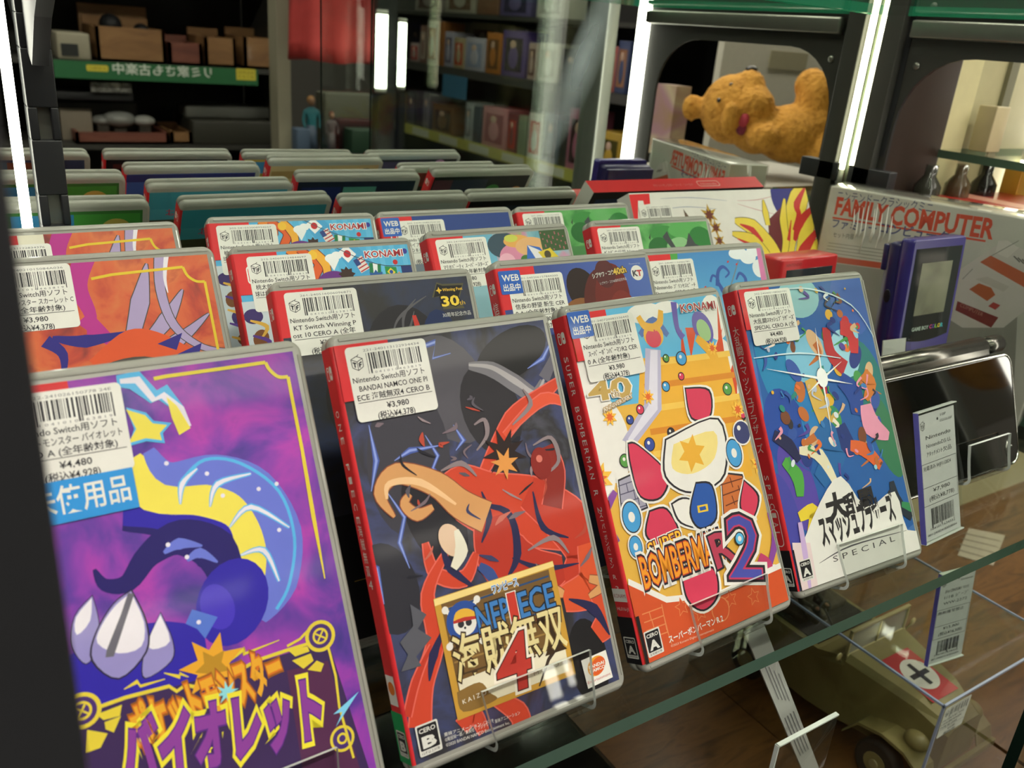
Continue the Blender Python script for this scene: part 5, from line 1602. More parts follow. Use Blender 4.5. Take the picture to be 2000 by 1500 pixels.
q = MB(); q.box(-40.5, 40.5, -206, -205, -230, -206, clear('toy_screen', '#e8e4e0', .35, 1.5, .05, 1.5)); q.build('pane', ws)
q = MB(); q.tube([(-48, -306, -284), (48, -306, -284)], 2.2, OL, 8); q.box(-50, 50, -308, -304, -288, -281, OL, .8); q.build('bumper', t)
q = MB()
a = Art()
a.rect(-19, -278, 19, -226, M('#b02a30', .5)); a.circ((0, -252), 17, M('#d8d4cc', .5)); a.rect(-2.4, -264, 2.4, -240, INK); a.rect(-12, -254.4, 12, -249.6, INK)
q.art(a, lambda u, v, d: (u, v, -228 - (v + 208) * -.118 + .8 + d - (abs(u) * .02)), .3)
q.build('bonnet_flag', t)
# toy soldier in the driver's seat: one skinned body
def skin_figure(name, nodes, edges, mat, parent=None, loc=None, sub=2):
    me = bpy.data.meshes.new(name)
    me.from_pydata([tuple(c_ * S for c_ in n_[:3]) for n_ in nodes], edges, [])
    o = bpy.data.objects.new(name, me); COL.objects.link(o)
    md = o.modifiers.new('skin', 'SKIN')
    for i, n_ in enumerate(nodes):
        sv = me.skin_vertices[0].data[i]; sv.radius = (n_[3] * S, n_[3] * S); sv.use_root = (i == 0)
    o.modifiers.new('sub', 'SUBSURF').levels = sub
    o.modifiers['sub'].render_levels = sub
    me.materials.append(mat)
    if parent: o.parent = parent
    if loc: o.location = Vector(loc) * S
    return o
UNI, SKN = M('#3f3826', .7), M('#a8745a', .5)
tz = thing('toy_soldier', 'small brown toy soldier with a pale helmet sitting in the toy car', 'toy figure', None, (643, -136, -231))
skin_figure('uniform', [(0, 0, 5, 6), (0, -2, 16, 7.4), (0, -3, 26, 6.6), (0, -3, 31, 2.6), (6, -14, 5, 4.4), (6, -27, 0, 3.2), (-6, -14, 5, 4.4), (-6, -27, 0, 3.2), (9, -3, 25, 3.2), (11, -10, 16, 2.6), (7, -20, 15, 2.0), (-9, -3, 25, 3.2), (-12, -9, 16, 2.6), (-8, -19, 15, 2.0)],
            [(0, 1), (1, 2), (2, 3), (0, 4), (4, 5), (0, 6), (6, 7), (2, 8), (8, 9), (9, 10), (2, 11), (11, 12), (12, 13)], UNI, tz)
q = MB(); q.ell((0, -4, 38), (4.6, 5, 6), SKN); q.ell((0, -9.2, 37.5), (.9, 1.4, 1.2), SKN); q.ell((0, -4.6, 33), (2.2, 2.2, 3), SKN); q.build('head', tz)
q = MB(); q.ell((0, -3.6, 41), (6.6, 7.2, 4.6), M('#b9b08a', .5)); q.build('helmet', tz)
for sx in (-1, 1):
    skin_figure('hand', [(sx * 7.5, -20.5, 15, 1.7), (sx * 6.6, -23, 15, 1.5), (sx * 6.2, -25, 14.6, .6), (sx * 7.2, -25.2, 14.8, .6), (sx * 8, -24.8, 15, .6), (sx * 5.2, -23.6, 16, .6)], [(0, 1), (1, 2), (1, 3), (1, 4), (1, 5)], SKN, tz, None, 1)
q = MB(); q.tube([(643 + 8 * cos(k * pi / 6), -162 + 2 * sin(k * pi / 6), -216 + 7 * sin(k * pi / 6)) for k in range(13)], .9, BLK, 6); q.tube([(643, -162, -216), (643, -176, -230)], .9, BLK, 6)
o = q.build('steering_wheel', t, (-664, 0, 0))

tag_card('white price tag in a clear sleeve standing on the clear box over the toy car', pose(605, -281, -8, -178.8, rad(8)), 42, 80, ('21st CENTURY TOYS', '1/18 ｼﾞｰﾌﾟ', 'WW-2272', '無断複写禁止?'[:6]), ('¥15,000', '(税込¥16,500)'), 17)
# long price strip slanting below the shelf
p0, p1, p2, p3 = at_y(1455, 1237, -300), at_y(1490, 1213, -300), at_y(1592, 1480, -302), at_y(1552, 1490, -302)
k_ = (p2 - p1)
k_ = k_ * ((-321 - p1.z) / k_.z)
t = thing('price_strip', 'tall white printed price strip leaning below the front edge of the shelf', 'price tag')
b = MB()
q0, q1 = p0 + k_, p1 + k_
q0.z = q1.z = -321
nrm = Vector((.1, 1.4, 0))
b.loft([[p0, p1, p1 + nrm, p0 + nrm], [q0, q1, q1 + nrm, q0 + nrm]], M('#d8d8d6', .4, .4), True, False)
b.build('strip', t)
a = Art()
ex, ey = (p1 - p0), (q0 - p0)
L_ = ey.length; W_ = ex.length; ex.normalize(); ey.normalize()
for i in range(4):
    a.line([(W_ * (.28 + .16 * i), 36 + 6 * i), (W_ * (.28 + .16 * i), 78 + 3 * i)], .5, M('#8a8a90', .6), sm=0)
    a.line([(W_ * (.2 + .18 * i), 100), (W_ * (.2 + .18 * i), 152)], .6, M('#77777c', .6), sm=0)
b = MB(); b.art(a, lambda u, v, d: p0 + ex * u + ey * v + Vector((0, -d, 0)), .3); b.build('print', t)
b = MB()
b.box(372, 428, -318, -316, -190, -119, ACR, .6); b.box(371.6, 372.6, -318.4, -315.6, -190, -119, EDGE); b.box(372, 428, -318.4, -315.6, -120, -119, EDGE); b.box(372, 428, -318.4, -315.6, -190.6, -189.6, EDGE)
b.box(372, 428, -318, -296, -322, -320, ACR); b.box(396, 404, -317.8, -316.2, -322, -190, ACR)
tag(b.build('sign_holder'), 'empty clear acrylic sign holder in front of the tall white price strip', 'sign holder')
b = MB(); a = Art()
ql = [at_z(*q, -321.6) for q in ((1870, 1085), (1892, 1032), (1963, 1046), (1940, 1105))]
b.loft([[q for q in ql], [q + Vector((0, 0, .5)) for q in ql]], M('#a89f8c', .6), True, False)
for k in range(4):
    m0, m1 = ql[0].lerp(ql[1], .15 + .2 * k), ql[3].lerp(ql[2], .15 + .2 * k)
    dd = Vector((0, 6, .9))
    b.add([m0 + Vector((0, 0, .8)), m1 + Vector((0, 0, .8)), m1 + dd, m0 + dd], [(0, 1, 2, 3)], M('#7d7464', .6))
tag(b.build('paper_label'), 'loose printed paper label lying on the brown wooden base', 'label')

t = thing('black_case', 'large glossy black case on the level below the front cases', 'case', None, (0, 0, 0))
b = MB(); b.box(12, 362, -392, -70, -321.8, -236, M('#0c0b0a', .18, .3), 6); b.build('body', t)
b = MB(); b.tube([(190 + 95 * cos(pi * k / 16), -300 + 70 * sin(pi * k / 16), -235.6) for k in range(17)], 2.2, M('#1b1917', .2, .4), 6); b.build('handle', t)
for k in range(2):
    b = MB(); b.box(140 + k * 170, 178 + k * 170, -394, -391, -270, -242, M('#2a2826', .25, .3), .8); b.build('latch', t)

# ------------------------------------------------------------------ the shop, most of it seen in the mirror
FL = NM('shop_floor', ['#3c3a36', '#4a4742', '#55524b'], 3, 3, .35, .2)
b = MB(); b.box(-3000, 4600, -6200, 900, -1020, -1000, FL); struct('floor', b)
b = MB(); b.box(-3000, 4600, -6200, 900, 1750, 1770, M('#c9c9c2', .8)); struct('ceiling', b)
WL = M('#5a5852', .8)
for nm, q in (('wall_left', (-3020, -3000, -6200, 900, -1000, 1750)), ('wall_far', (4600, 4620, -6200, 900, -1000, 1750)), ('wall_front', (-3000, 4600, -6220, -6200, -1000, 1750)), ('wall_rear', (-3000, 4600, 900, 920, -1000, 1750))):
    b = MB(); b.box(*q, WL); struct(nm, b)
CES = [EM('ceiling_lamp_%d' % j, '#fff8ea', CEIL_STRENGTH * k_) for j, k_ in enumerate((1.0, .45, .4))]
n_c = 0
for i, x_ in enumerate((-900, 500, 1900, 3300)):
    for j, y_ in enumerate((-900, -2300, -3900)):
        t = thing('ceiling_light', 'long white ceiling light fixture, ' + ('first', 'second', 'third', 'fourth')[i] + ' from the left in the ' + ('nearest', 'middle', 'far')[j] + ' row', 'ceiling light', None, (x_, y_, 1750), 'ceiling lights of the shop')
        q = MB(); q.box(-640, 640, -120, 120, -60, 0, M('#d8d8d4', .5), 4); q.build('housing', t)
        q = MB(); q.box(-600, 600, -90, 90, -66, -60, CES[j]); q.build('diffuser', t)

def MR(p): return Vector((p[0], -p[1], p[2]))     # photo point seen in the mirror -> real point
def mbox(nm, label, cat, u0, v0, u1, v1, Y, dep, col, zb=None, grp=None, m=None, open_top=False):
    """box whose front faces the showcase at distance Y in front of the mirror"""
    p, q = MR(at_y(u0, v0, Y)), MR(at_y(u1, v1, Y))
    X0, X1, Z1 = p.x, q.x, p.z
    Z0 = q.z if zb is None else zb
    b = MB(); m = m or M(col, .6)
    if open_top:
        for g in ((X0, X1, -Y - 12, -Y, Z0, Z1), (X0, X1, -Y - dep, -Y - dep + 12, Z0, Z1 + (Z1 - Z0) * .25), (X0, X0 + 12, -Y - dep, -Y, Z0, Z1), (X1 - 12, X1, -Y - dep, -Y, Z0, Z1), (X0, X1, -Y - dep, -Y, Z0, Z0 + 10)):
            b.box(*g, m)
    else:
        b.box(X0, X1, -Y - dep, -Y, Z0, Z1, m, min(6, dep * .05))
    return tag(b.build(nm), label, cat, grp)

YA = 3000.0
z_a, z_b = 55.0, -235.0
CR1 = NM('crate_wood', ['#6a4a2a', '#7f5c36', '#8a6840'], 6, 4, .6, .1, .5, (1, 1, 4))
CR2 = NM('crate_red', ['#5c3226', '#6e3d2e', '#74483a'], 6, 4, .6, .1, .5, (1, 1, 4))
t = thing('shelf_unit', 'dark shelf unit with wooden crates and a green sign strip, behind the viewer', 'shelf unit')
for z_ in (z_a, z_b, 420, -560):
    b = MB(); b.box(200, 1190, -YA - 460, -YA - 4, z_ - 18, z_ - .5, BLK2); b.build('shelf_board', t)
b = MB(); b.box(200, 1190, -YA - 480, -YA - 461, -1000, 800, M('#23231f', .8)); b.build('back_panel', t)
for x_ in (180, 1191):
    b = MB(); b.box(x_, x_ + 19, -YA - 460, -YA, -1000, 800, BLK2); b.build('side_panel', t)
# green sign
t = thing('sign_strip', 'green sign strip with yellow ends and pale characters on the crate shelf edge', 'sign', None, (0, 0, 0))
p, q = MR(at_y(103, 116, YA)), MR(at_y(504, 168, YA))
b = MB(); b.box(p.x, q.x, -YA - 4, -YA, -6, 53, M('#24633a', .5)); b.build('board', t)
a = Art()
X1_ = q.x
wS = q.x - p.x
pale, yel = M('#c9d2c4', .5), M('#c4b83a', .5)
a.rect(8, 12, 84, 54, yel, 3); a.text('商品買取', (14, 36), (78, 36), 10, M('#8a8426', .5)); a.text('承ります', (14, 20), (78, 20), 10, M('#8a8426', .5))
a.text('リミ家さも古楽中', (178, 18), (525, 18), 32, pale, bold=.02)
a.rect(540, 20, 612, 42, yel, 6); a.text('お気軽に', (548, 26), (604, 26), 10, M('#8a8426', .5))
b = MB(); b.art(a, lambda u, v, d: (X1_ - u, -YA + .5 + d, v), .3); b.build('lettering', t)
g1 = 'wooden crates on the sign shelf'
mbox('wooden_crate', 'large light brown open crate above the middle of the green sign', 'crate', 185, 50, 325, 116, YA + 14, 300, '', z_a, g1, CR1, True)
mbox('wooden_crate', 'reddish open crate right of the large light brown one', 'crate', 328, 82, 396, 122, YA + 14, 240, '', z_a, g1, CR2, True)
mbox('wooden_crate', 'light brown open crate right of the reddish one', 'crate', 399, 72, 462, 128, YA + 14, 260, '', z_a, g1, CR1, True)
mbox('wooden_crate', 'brown open crate beside the wire grid', 'crate', 476, 72, 536, 134, YA + 14, 260, '', z_a, g1, CR1, True)
mbox('wooden_board', 'tall brown board standing behind the large light brown crate', 'board', 150, 4, 292, 116, YA + 330, 20, '', z_a, None, CR1)
t = mbox('appliance', 'cream appliance wrapped in clear bag left of the large crate', 'appliance', 108, 62, 179, 118, YA + 20, 240, '#8f8a76', z_a)
p, q = MR(at_y(118, 84, YA + 19)), MR(at_y(154, 110, YA + 19)); b = MB(); b.box(p.x, q.x, -YA - 20, -YA - 16, q.z, p.z, M('#2b2d2e', .3)); b.build('window', t)
for k, (c_, r_) in enumerate((((215, 40), 30), ((275, 45), 22))):
    b = MB(); p = MR(at_y(*c_, YA + 170)); b.ell((p.x, p.y, z_a + 62 + r_ * 2), (r_ * 1.3, 40, r_ * 1.2), M('#15171a', .6)); b.box(p.x - 30, p.x + 30, p.y - 30, p.y + 30, z_a + 10, z_a + 90, M('#15171a', .6))
    tag(b.build('dark_bundle'), ('larger', 'smaller')[k] + ' dark bundle poking out of the large light brown crate', 'bundle')
mbox('device_box', 'black stereo-like box under the left part of the green sign', 'box', 106, 178, 262, 200, YA + 60, 300, '#1d1e20', z_b + 150)
mbox('foil_bag', 'crumpled silver foil bag hanging on the black box below the sign', 'bag', 176, 160, 258, 182, YA + 40, 20, '', None, None, NM('foil', ['#3a3a36', '#8a8a84', '#55554f', '#a9a9a2'], 26, 3, .25, .2))
mbox('storage_box', 'dark grey storage box filling the shelf under the black stereo box', 'box', 100, 196, 268, 215, YA + 200, 220, '#2c2b28', z_b)
mbox('wooden_crate', 'long reddish crate at the bottom left shelf', 'crate', 147, 258, 332, 290, YA + 14, 280, '', z_b, 'crates on the lower shelf', CR2, True)
mbox('wooden_crate', 'small brown crate right of the long reddish one', 'crate', 333, 258, 376, 286, YA + 30, 240, '', z_b, 'crates on the lower shelf', CR1, True)
mbox('picture_card', 'pale lilac printed card standing in the lower shelf', 'card', 116, 212, 182, 260, YA + 120, 14, '#8a8070', z_b)
mbox('dark_case', 'large dark olive case with a grey top at the right of the lower shelf', 'case', 376, 236, 540, 290, YA + 16, 300, '#2b2b22', z_b)
mbox('grey_lid', 'grey lid lying on the large dark olive case', 'lid', 362, 206, 536, 236, YA + 120, 160, '#5f615a', z_b + 90)
for k, (u_, v_, r_, c_) in enumerate(((232, 232, 44, '#8f918c'), (282, 248, 30, '#a9aaa4'), (200, 246, 28, '#7d7f7a'), (470, 190, 26, '#8a8c8c'))):
    p = MR(at_y(u_, v_, YA + 140)); b = MB(); b.ell((p.x, p.y, z_b + 60 + r_ * .4), (r_ * 1.4, r_ * 1.2, r_ * .7), M(c_, .25, .4)); b.box(p.x - 20, p.x + 20, p.y - 20, p.y + 20, z_b, z_b + 62, M('#3a352e', .6))
    tag(b.build('wrapped_bowl'), ('largest', 'palest', 'dullest', 'rightmost')[k] + ' rounded grey piece wrapped in film in the lower shelf', 'bowl')
# wire grid, pillar, coat
p, q = MR(at_y(525, 0, 2900)), MR(at_y(541, 270, 2900))
b = MB(); wr = M('#8d8d86', .35, 0, .6)
for i in range(4):
    b.tube([(p.x + i * 14, -2900, -300), (p.x + i * 14, -2900, 700)], 2, wr, 5)
for i in range(20):
    b.tube([(p.x - 4, -2900, -300 + i * 52), (p.x + 48, -2900, -300 + i * 52)], 2, wr, 5)
b.box(p.x - 4, p.x + 48, -2910, -2896, -1000, -300, wr)
tag(b.build('wire_grid'), 'narrow metal wire grid panel left of the beige pillar', 'grid panel')
p, q = MR(at_y(541, 100, 2700)), MR(at_y(567, 100, 2700))
b = MB(); b.box(p.x, q.x, -2790, -2700, -1000, 1750, M('#8c8873', .6)); struct('trim_3', b, 'beige pillar')
p, q = MR(at_y(562, 112, 2500)), MR(at_y(729, 112, 2500))
cx_, hw_ = (p.x + q.x) / 2, (q.x - p.x) / 2
zb_ = MR(at_y(600, 116, 2500)).z
rings = []
for k in range(14):
    t_k = k / 13
    z_ = zb_ + t_k * 700
    rx_ = hw_ * (1 - .22 * t_k) if t_k < .85 else hw_ * (.78 - (t_k - .85) * 3.6)
    rings.append([(cx_ + rx_ * cos(a_) * (1 + .03 * sin(9 * a_ + k * .2)), -2500 + 62 * sin(a_) * (1 + .25 * sin(9 * a_ + k * .25) * (1 - t_k * .6)), z_ + 6 * sin(3 * a_)) for a_ in [2 * pi * i / 48 for i in range(48)]])
b = MB(); b.loft(rings, NM('coat_red', ['#7a1f1e', '#9a2a26', '#a83430'], 5, 3, .75, 0))
t = thing('red_coat', 'large red garment hanging from the clothes rail', 'coat'); b.build('cloth', t)
b = MB(); b.tube([(cx_ - 120, -2500, zb_ + 640), (cx_, -2500, zb_ + 700), (cx_ + 120, -2500, zb_ + 640)], 6, BLK, 6); b.tube([(cx_, -2500, zb_ + 700), (cx_, -2500, zb_ + 770)], 4, STEEL, 6); b.build('hanger', t)
b = MB(); b.tube([(cx_ - 420, -2500, zb_ + 782), (cx_ + 420, -2500, zb_ + 782)], 12, STEEL, 8)
for sx in (-1, 1):
    b.tube([(cx_ + sx * 420, -2500, zb_ + 782), (cx_ + sx * 420, -2500, 1749)], 12, STEEL, 8)
tag(b.build('clothes_rail'), 'grey metal clothes rail above the red garment', 'rail')
# low counter with figurines and dark goods under the coat
p, q = MR(at_y(586, 285, 2650)), MR(at_y(775, 290, 2650))
zc = p.z - 30
b = MB(); b.box(p.x + 10, q.x + 90, -2985, -2600, zc - 30, zc, M('#1e1d1b', .6)); b.box(p.x + 24, q.x + 70, -2970, -2640, -1000, zc - 30, M('#1a1918', .7)); tag(b.build('display_counter'), 'dark low counter standing below the red garment', 'counter')
def figurine(label, u, Y, z, h, top, low, hair, skin='#b98a6a'):
    p = MR(at_y(u, 200, Y))
    k = h / 100
    t = thing('figurine', label, 'figurine', None, (p.x, p.y, z))
    skin_figure('body', [(0, 0, 48 * k, 8 * k), (0, 0, 62 * k, 8.4 * k), (0, 0, 76 * k, 9 * k), (0, 0, 83 * k, 3 * k), (5 * k, 0, 24 * k, 5 * k), (5 * k, 1 * k, 3 * k, 3.4 * k), (-5 * k, 0, 24 * k, 5 * k), (-5 * k, 1 * k, 3 * k, 3.4 * k), (12 * k, 0, 74 * k, 3.6 * k), (16 * k, 2 * k, 58 * k, 2.8 * k), (14 * k, 6 * k, 45 * k, 2.2 * k), (-12 * k, 0, 74 * k, 3.6 * k), (-16 * k, 2 * k, 58 * k, 2.8 * k), (-14 * k, 6 * k, 45 * k, 2.2 * k)],
                [(0, 1), (1, 2), (2, 3), (0, 4), (4, 5), (0, 6), (6, 7), (2, 8), (8, 9), (9, 10), (2, 11), (11, 12), (12, 13)], M(top, .6), t, None, 1)
    q = MB(); q.ell((0, 1 * k, 91 * k), (6 * k, 6.6 * k, 8 * k), M(skin, .5)); q.ell((0, 8 * k, 90 * k), (1.2 * k, 1.6 * k, 1.6 * k), M(skin, .5)); q.build('head', t)
    q = MB(); q.ell((0, -1.6 * k, 94 * k), (7.2 * k, 7 * k, 7.4 * k), M(hair, .6)); q.build('hair', t)
    q = MB(); q.loft([[(r_ * k * cos(a_), r_ * .8 * k * sin(a_), z_ * k) for a_ in [2 * pi * i / 16 for i in range(16)]] for r_, z_ in ((12, 6), (10, 24), (9.6, 50))], M(low, .6)); q.build('skirt', t)
    q = MB(); q.tube([(0, 0, 0), (0, 0, 2 * k)], 14 * k, M('#1a1a1a', .3), 18); q.build('base', t)
    return t
figurine('tall figurine in a teal top with fair hair on the dark counter', 608, 2680, zc, 205, '#1f6a72', '#3a4a5c', '#9a7038', '#8a6a4c')
figurine('small figurine in grey clothes right of the tall teal one', 648, 2700, zc, 150, '#6a5f62', '#5a5458', '#7a3a2c')
mbox('storage_box', 'blue-grey box at the foot of the tall teal figurine', 'box', 580, 252, 606, 292, 2640, 60, '#44566a', zc)
mbox('carton', 'large grey-olive carton at the back of the dark counter', 'box', 634, 182, 736, 240, 2865, 100, '#5b5c4c', zc)
mbox('carton', 'dark red flat carton in front of the grey-olive one', 'box', 660, 234, 744, 262, 2770, 80, '#381a1c', zc)
mbox('carton', 'dark green carton under the red flat one at the counter front', 'box', 688, 254, 737, 296, 2665, 90, '#25402f', zc)
tube('led_tube', 'long white light tube standing at the end of the dark counter', MR(at_y(745, 100, 2300)).x, -2300, MR(at_y(745, 172, 2300)).z, MR(at_y(745, 28, 2300)).z, 19)
tube('led_tube', 'shorter white tube standing in for the double reflection of the long one by the counter', MR(at_y(785, 100, 2420)).x, -2420, MR(at_y(785, 168, 2420)).z, MR(at_y(785, 44, 2420)).z, 14)  # double reflection of the long tube, added as another lit tube
p, q = MR(at_y(745, 100, 2300)), MR(at_y(785, 100, 2420))
b = MB(); b.box(p.x - 4, p.x + 70, -2360, -2330, -1000, 900, M('#1c1c1e', .5)); b.box(p.x - 12, p.x + 12, -2330, -2290, -1000, MR(at_y(745, 176, 2300)).z - 12, M('#1c1c1e', .5)); b.box(q.x - 12, q.x + 12, -2436, -2404, -1000, MR(at_y(785, 172, 2420)).z - 14, M('#1c1c1e', .5))
tag(b.build('lamp_post'), 'black post carrying the long white tube and its reflection copy by the counter', 'post')

# long shelving of boxed figures running away to the left in the mirror (plane x = 2000)
XF = 2000.0
z1_, z2_, z0_ = 100.0, -195.0, 326.0
t = thing('shelf_unit', 'long dark shelf unit packed with boxed figures, right half of the mirror', 'shelf unit')
for z_ in (z0_, z1_, z2_, -520):
    b = MB(); b.box(XF, XF + 419, -3759, -1151, z_ - 16, z_ - .5, BLK2); b.build('shelf_board', t)
b = MB(); b.box(XF + 420, XF + 440, -3760, -1150, -1000, 900, M('#1d1b1a', .8)); b.build('back_panel', t)
for y_ in (-3780, -1150):
    b = MB(); b.box(XF, XF + 440, y_, y_ + 20, -1000, 900, BLK2); b.build('side_panel', t)
b = MB(); b.box(XF - 8, XF, -3740, -1160, z1_ - 34, z1_ - 2, M('#3c3a38', .5))
a = Art()
for k in range(8):
    a.text('CAMPUS', (200 + k * 300, 8), (300 + k * 300, 8), 12, M('#55524e', .5))
tag(b.build('shelf_rail'), 'dark grey rail along the upper shelf of boxed figures', 'rail')
t = thing('price_rail', 'pale yellow price rail along the lower shelf of boxed figures', 'price rail')
b = MB(); b.box(XF - 10, XF, -3700, -1160, z2_ - 40, z2_ + 4, M('#a59f4c', .5)); b.build('rail', t)
for k in range(9):
    b = MB(); y_ = -3660 + k * 275
    b.box(XF - 12, XF - 10, y_, y_ + 165, z2_ - 34, z2_ - 2, M('#b4b2a4', .5)); b.build('price_card', t)
def fbox(label, u0, u1, vt, col, zb, dep=110, inner=None, off=6, vb=None):
    """figure box standing on the long shelf, its front facing -x"""
    p, q = MR(at_x(u0, vt, XF + off)), MR(at_x(u1, vt, XF + off))
    zt = (p.z + q.z) / 2
    t = thing('figure_box', label, 'box', None, (0, 0, 0), 'boxed figures on the long shelf')
    b = MB(); b.box(XF + off, XF + off + dep, p.y, q.y, zb, zt, M(col, .45, .3), 3); b.build('carton', t)
    if inner:
        h_ = zt - zb; wy = abs(q.y - p.y)
        b = MB(); b.box(XF + off - 1.5, XF + off - .2, min(p.y, q.y) + wy * .14, max(p.y, q.y) - wy * .14, zb + h_ * .12, zb + h_ * .84, M(inner, .2, .4)); b.build('window', t)
        b = MB(); b.ell((XF + off - 2, (p.y + q.y) / 2, zb + h_ * .42), (3, wy * .2, h_ * .24), M(col, .6)); b.ell((XF + off - 2, (p.y + q.y) / 2 - wy * .03, zb + h_ * .7), (3, wy * .12, h_ * .09), M('#b99a88', .6)); b.build('figure', t)
    return t
A_ = [('small white and red box at the far end of the upper figure shelf', 802, 818, 84, '#8d7a76', '#a63c36'), ('white and brown tall box, second from the far end above', 822, 834, 50, '#6a4c40', '#9a8a80'), ('tall pale box with brown picture on the upper figure shelf', 836, 856, 40, '#a29a94', '#7a4632'),
      ('orange-brown tall box beside the pale one', 858, 868, 42, '#8a5426', None), ('lilac-grey slim box on the upper figure shelf', 870, 886, 62, '#8f8a9c', '#5f5a70'), ('cream box with red base on the upper figure shelf', 888, 908, 74, '#9a8a6c', '#a8442e'),
      ('lavender and white box with a figure picture', 910, 948, 74, '#9a96a4', '#8288a0'), ('orange box left of the purple one', 952, 980, 64, '#a4662a', '#6a4a2c'), ('deep purple box with dark window', 984, 1030, 60, '#4c3c78', '#2a2436'),
      ('pinkish narrow box right of the purple one', 1034, 1050, 84, '#9c8680', '#5c4440'), ('white box with a small dark figure picture', 1054, 1094, 84, '#b0ada4', '#9a9890'), ('black box right of the white one on the upper shelf', 1098, 1140, 96, '#222226', '#3a3a44'),
      ('grey-violet tall box at the near end of the upper shelf', 1143, 1160, 60, '#5a5566', '#3a3648'), ('red and cream box beyond the glass edge on the upper shelf', 1182, 1208, 90, '#97504a', '#b0a890'), ('blue and orange box nearest the white tube on the upper shelf', 1210, 1232, 80, '#3a4468', '#8a5a3c')]
for l_, u0, u1, vt, c_, i_ in A_:
    fbox(l_, u0, u1, vt, c_, z1_, inner=i_)
B_ = [('wooden-brown box lying behind the front boxes, upper shelf left', 868, 918, 42, '#8f8468', None, 190), ('cream box with a green spot stacked at the back of the upper shelf', 920, 974, 44, '#9a8a66', '#6a4a34', 190), ('pale box at the back above the white figure box', 1028, 1048, 58, '#a19c90', None, 190), ('dark brown box at the back left of the upper shelf', 800, 866, 36, '#3a2824', None, 200)]
for l_, u0, u1, vt, c_, i_, of_ in B_:
    fbox(l_, u0, u1, vt, c_, z1_, 90, i_, of_)
C_ = [('dark bottle-shaped box at the far end of the lower figure shelf', 772, 792, 182, '#6a5a40', None), ('grey-black box second from the far end, lower shelf', 796, 812, 178, '#3c3a42', '#55505c'), ('dark violet slim box on the lower shelf', 814, 826, 178, '#3a3040', None), ('grey and lilac box on the lower shelf', 828, 840, 180, '#5f5a64', '#8a7f8c'),
      ('brown low box left of the hanging blue box', 846, 886, 206, '#6a4c30', '#4a3424'), ('pale narrow bottle box below the blue sheet', 910, 924, 200, '#8f9296', '#6a6f76'), ('dark blue-grey box beside the pale narrow one', 926, 940, 208, '#3f4650', None), ('pink house-shaped toy box on the lower shelf', 944, 992, 210, '#b0767c', '#8a4a50'),
      ('dark box with red dot right of the pink house box', 994, 1012, 222, '#6a3a3c', '#b04440'), ('white-and-green leafy box on the lower shelf', 1014, 1030, 226, '#77806c', None), ('white box with a red figure', 1034, 1062, 222, '#b2ada6', '#b0524c'), ('blue-grey tall box right of the white and red one', 1064, 1096, 222, '#566070', '#3c4450'),
      ('black box on the lower shelf', 1098, 1112, 240, '#1f1f22', None), ('pink-topped dark box near the glass edge', 1114, 1156, 214, '#9c5a72', '#3a2426'), ('yellow box with a black panel beyond the glass edge', 1172, 1216, 258, '#a8882e', '#4a4420')]
for l_, u0, u1, vt, c_, i_ in C_:
    fbox(l_, u0, u1, vt, c_, z2_, inner=i_)
D_ = [('grey box cut by the top of the picture, left', 812, 868, -30, '#77706a', '#4a3a34'), ('cream box cut by the top of the picture', 872, 930, -34, '#8a8478', '#5c4636'), ('purple box on the topmost shelf', 980, 1040, -30, '#4f4670', '#2c2840'), ('white box on the topmost shelf', 1052, 1104, -30, '#a5a29a', '#76726a'), ('brown box on the topmost shelf between cream and purple', 934, 976, -30, '#6a4a36', None)]
for l_, u0, u1, vt, c_, i_ in D_:
    fbox(l_, u0, u1, vt, c_, z0_, inner=i_)
p, q = MR(at_x(866, 156, XF - 10)), MR(at_x(910, 196, XF - 10))
b = MB(); b.box(XF - 13, XF - 9, p.y, q.y, q.z, z1_ - 30, M('#3a6a8c', .5)); tag(b.build('blue_sheet'), 'plain blue sheet hanging from the upper figure shelf', 'sheet')

# plush bear lying on a white plinth beyond the side panel
DB = 1600.0
def vb(u, v, o=0.0): return MR(CC + ray(u, v) * (DB + o))
kpx = DB / FPX
FUR = NM('bear_fur', ['#9a6a22', '#b88330', '#c8923c', '#a87428'], 60, 8, .9, 0, 1.0)
b = MB()
for u, v, o, ru, rv, rd in ((1430, 214, 0, 62, 66, 60), (1462, 178, -20, 32, 40, 34), (1474, 205, -34, 42, 34, 34), (1545, 262, 10, 78, 56, 60), (1580, 250, 10, 48, 56, 48), (1588, 200, -10, 33, 60, 34), (1585, 168, -10, 33, 33, 32),
                            (1352, 210, 20, 24, 26, 16), (1424, 232, -58, 19, 32, 12), (1490, 268, -40, 36, 28, 28), (1600, 300, 0, 40, 40, 40), (1480, 250, 0, 56, 50, 50)):
    p = vb(u, v, o)
    b.ell(p, (ru * kpx, rd * kpx, rv * kpx), FUR)
t = thing('plush_bear', 'golden plush bear lying on its back on a white plinth, seen in the mirror', 'plush toy')
o = b.build('body', t)
md = o.modifiers.new('remesh', 'REMESH'); md.mode = 'VOXEL'; md.voxel_size = .005
md = o.modifiers.new('smooth', 'SMOOTH'); md.iterations = 6
tx_ = bpy.data.textures.new('fur', 'CLOUDS'); tx_.noise_scale = .006
md = o.modifiers.new('fur', 'DISPLACE'); md.texture = tx_; md.strength = .004
b = MB(); b.ell(vb(1468, 136, -22), (13 * kpx, 10 * kpx, 8 * kpx), M('#17130f', .3, .4)); b.build('nose', t)
for q_ in ((1428, 166, -48), (1404, 196, -54)):
    b = MB(); b.ell(vb(*q_), (4.5 * kpx, 4 * kpx, 4.5 * kpx), M('#17130f', .15, .6)); b.build('eye', t)
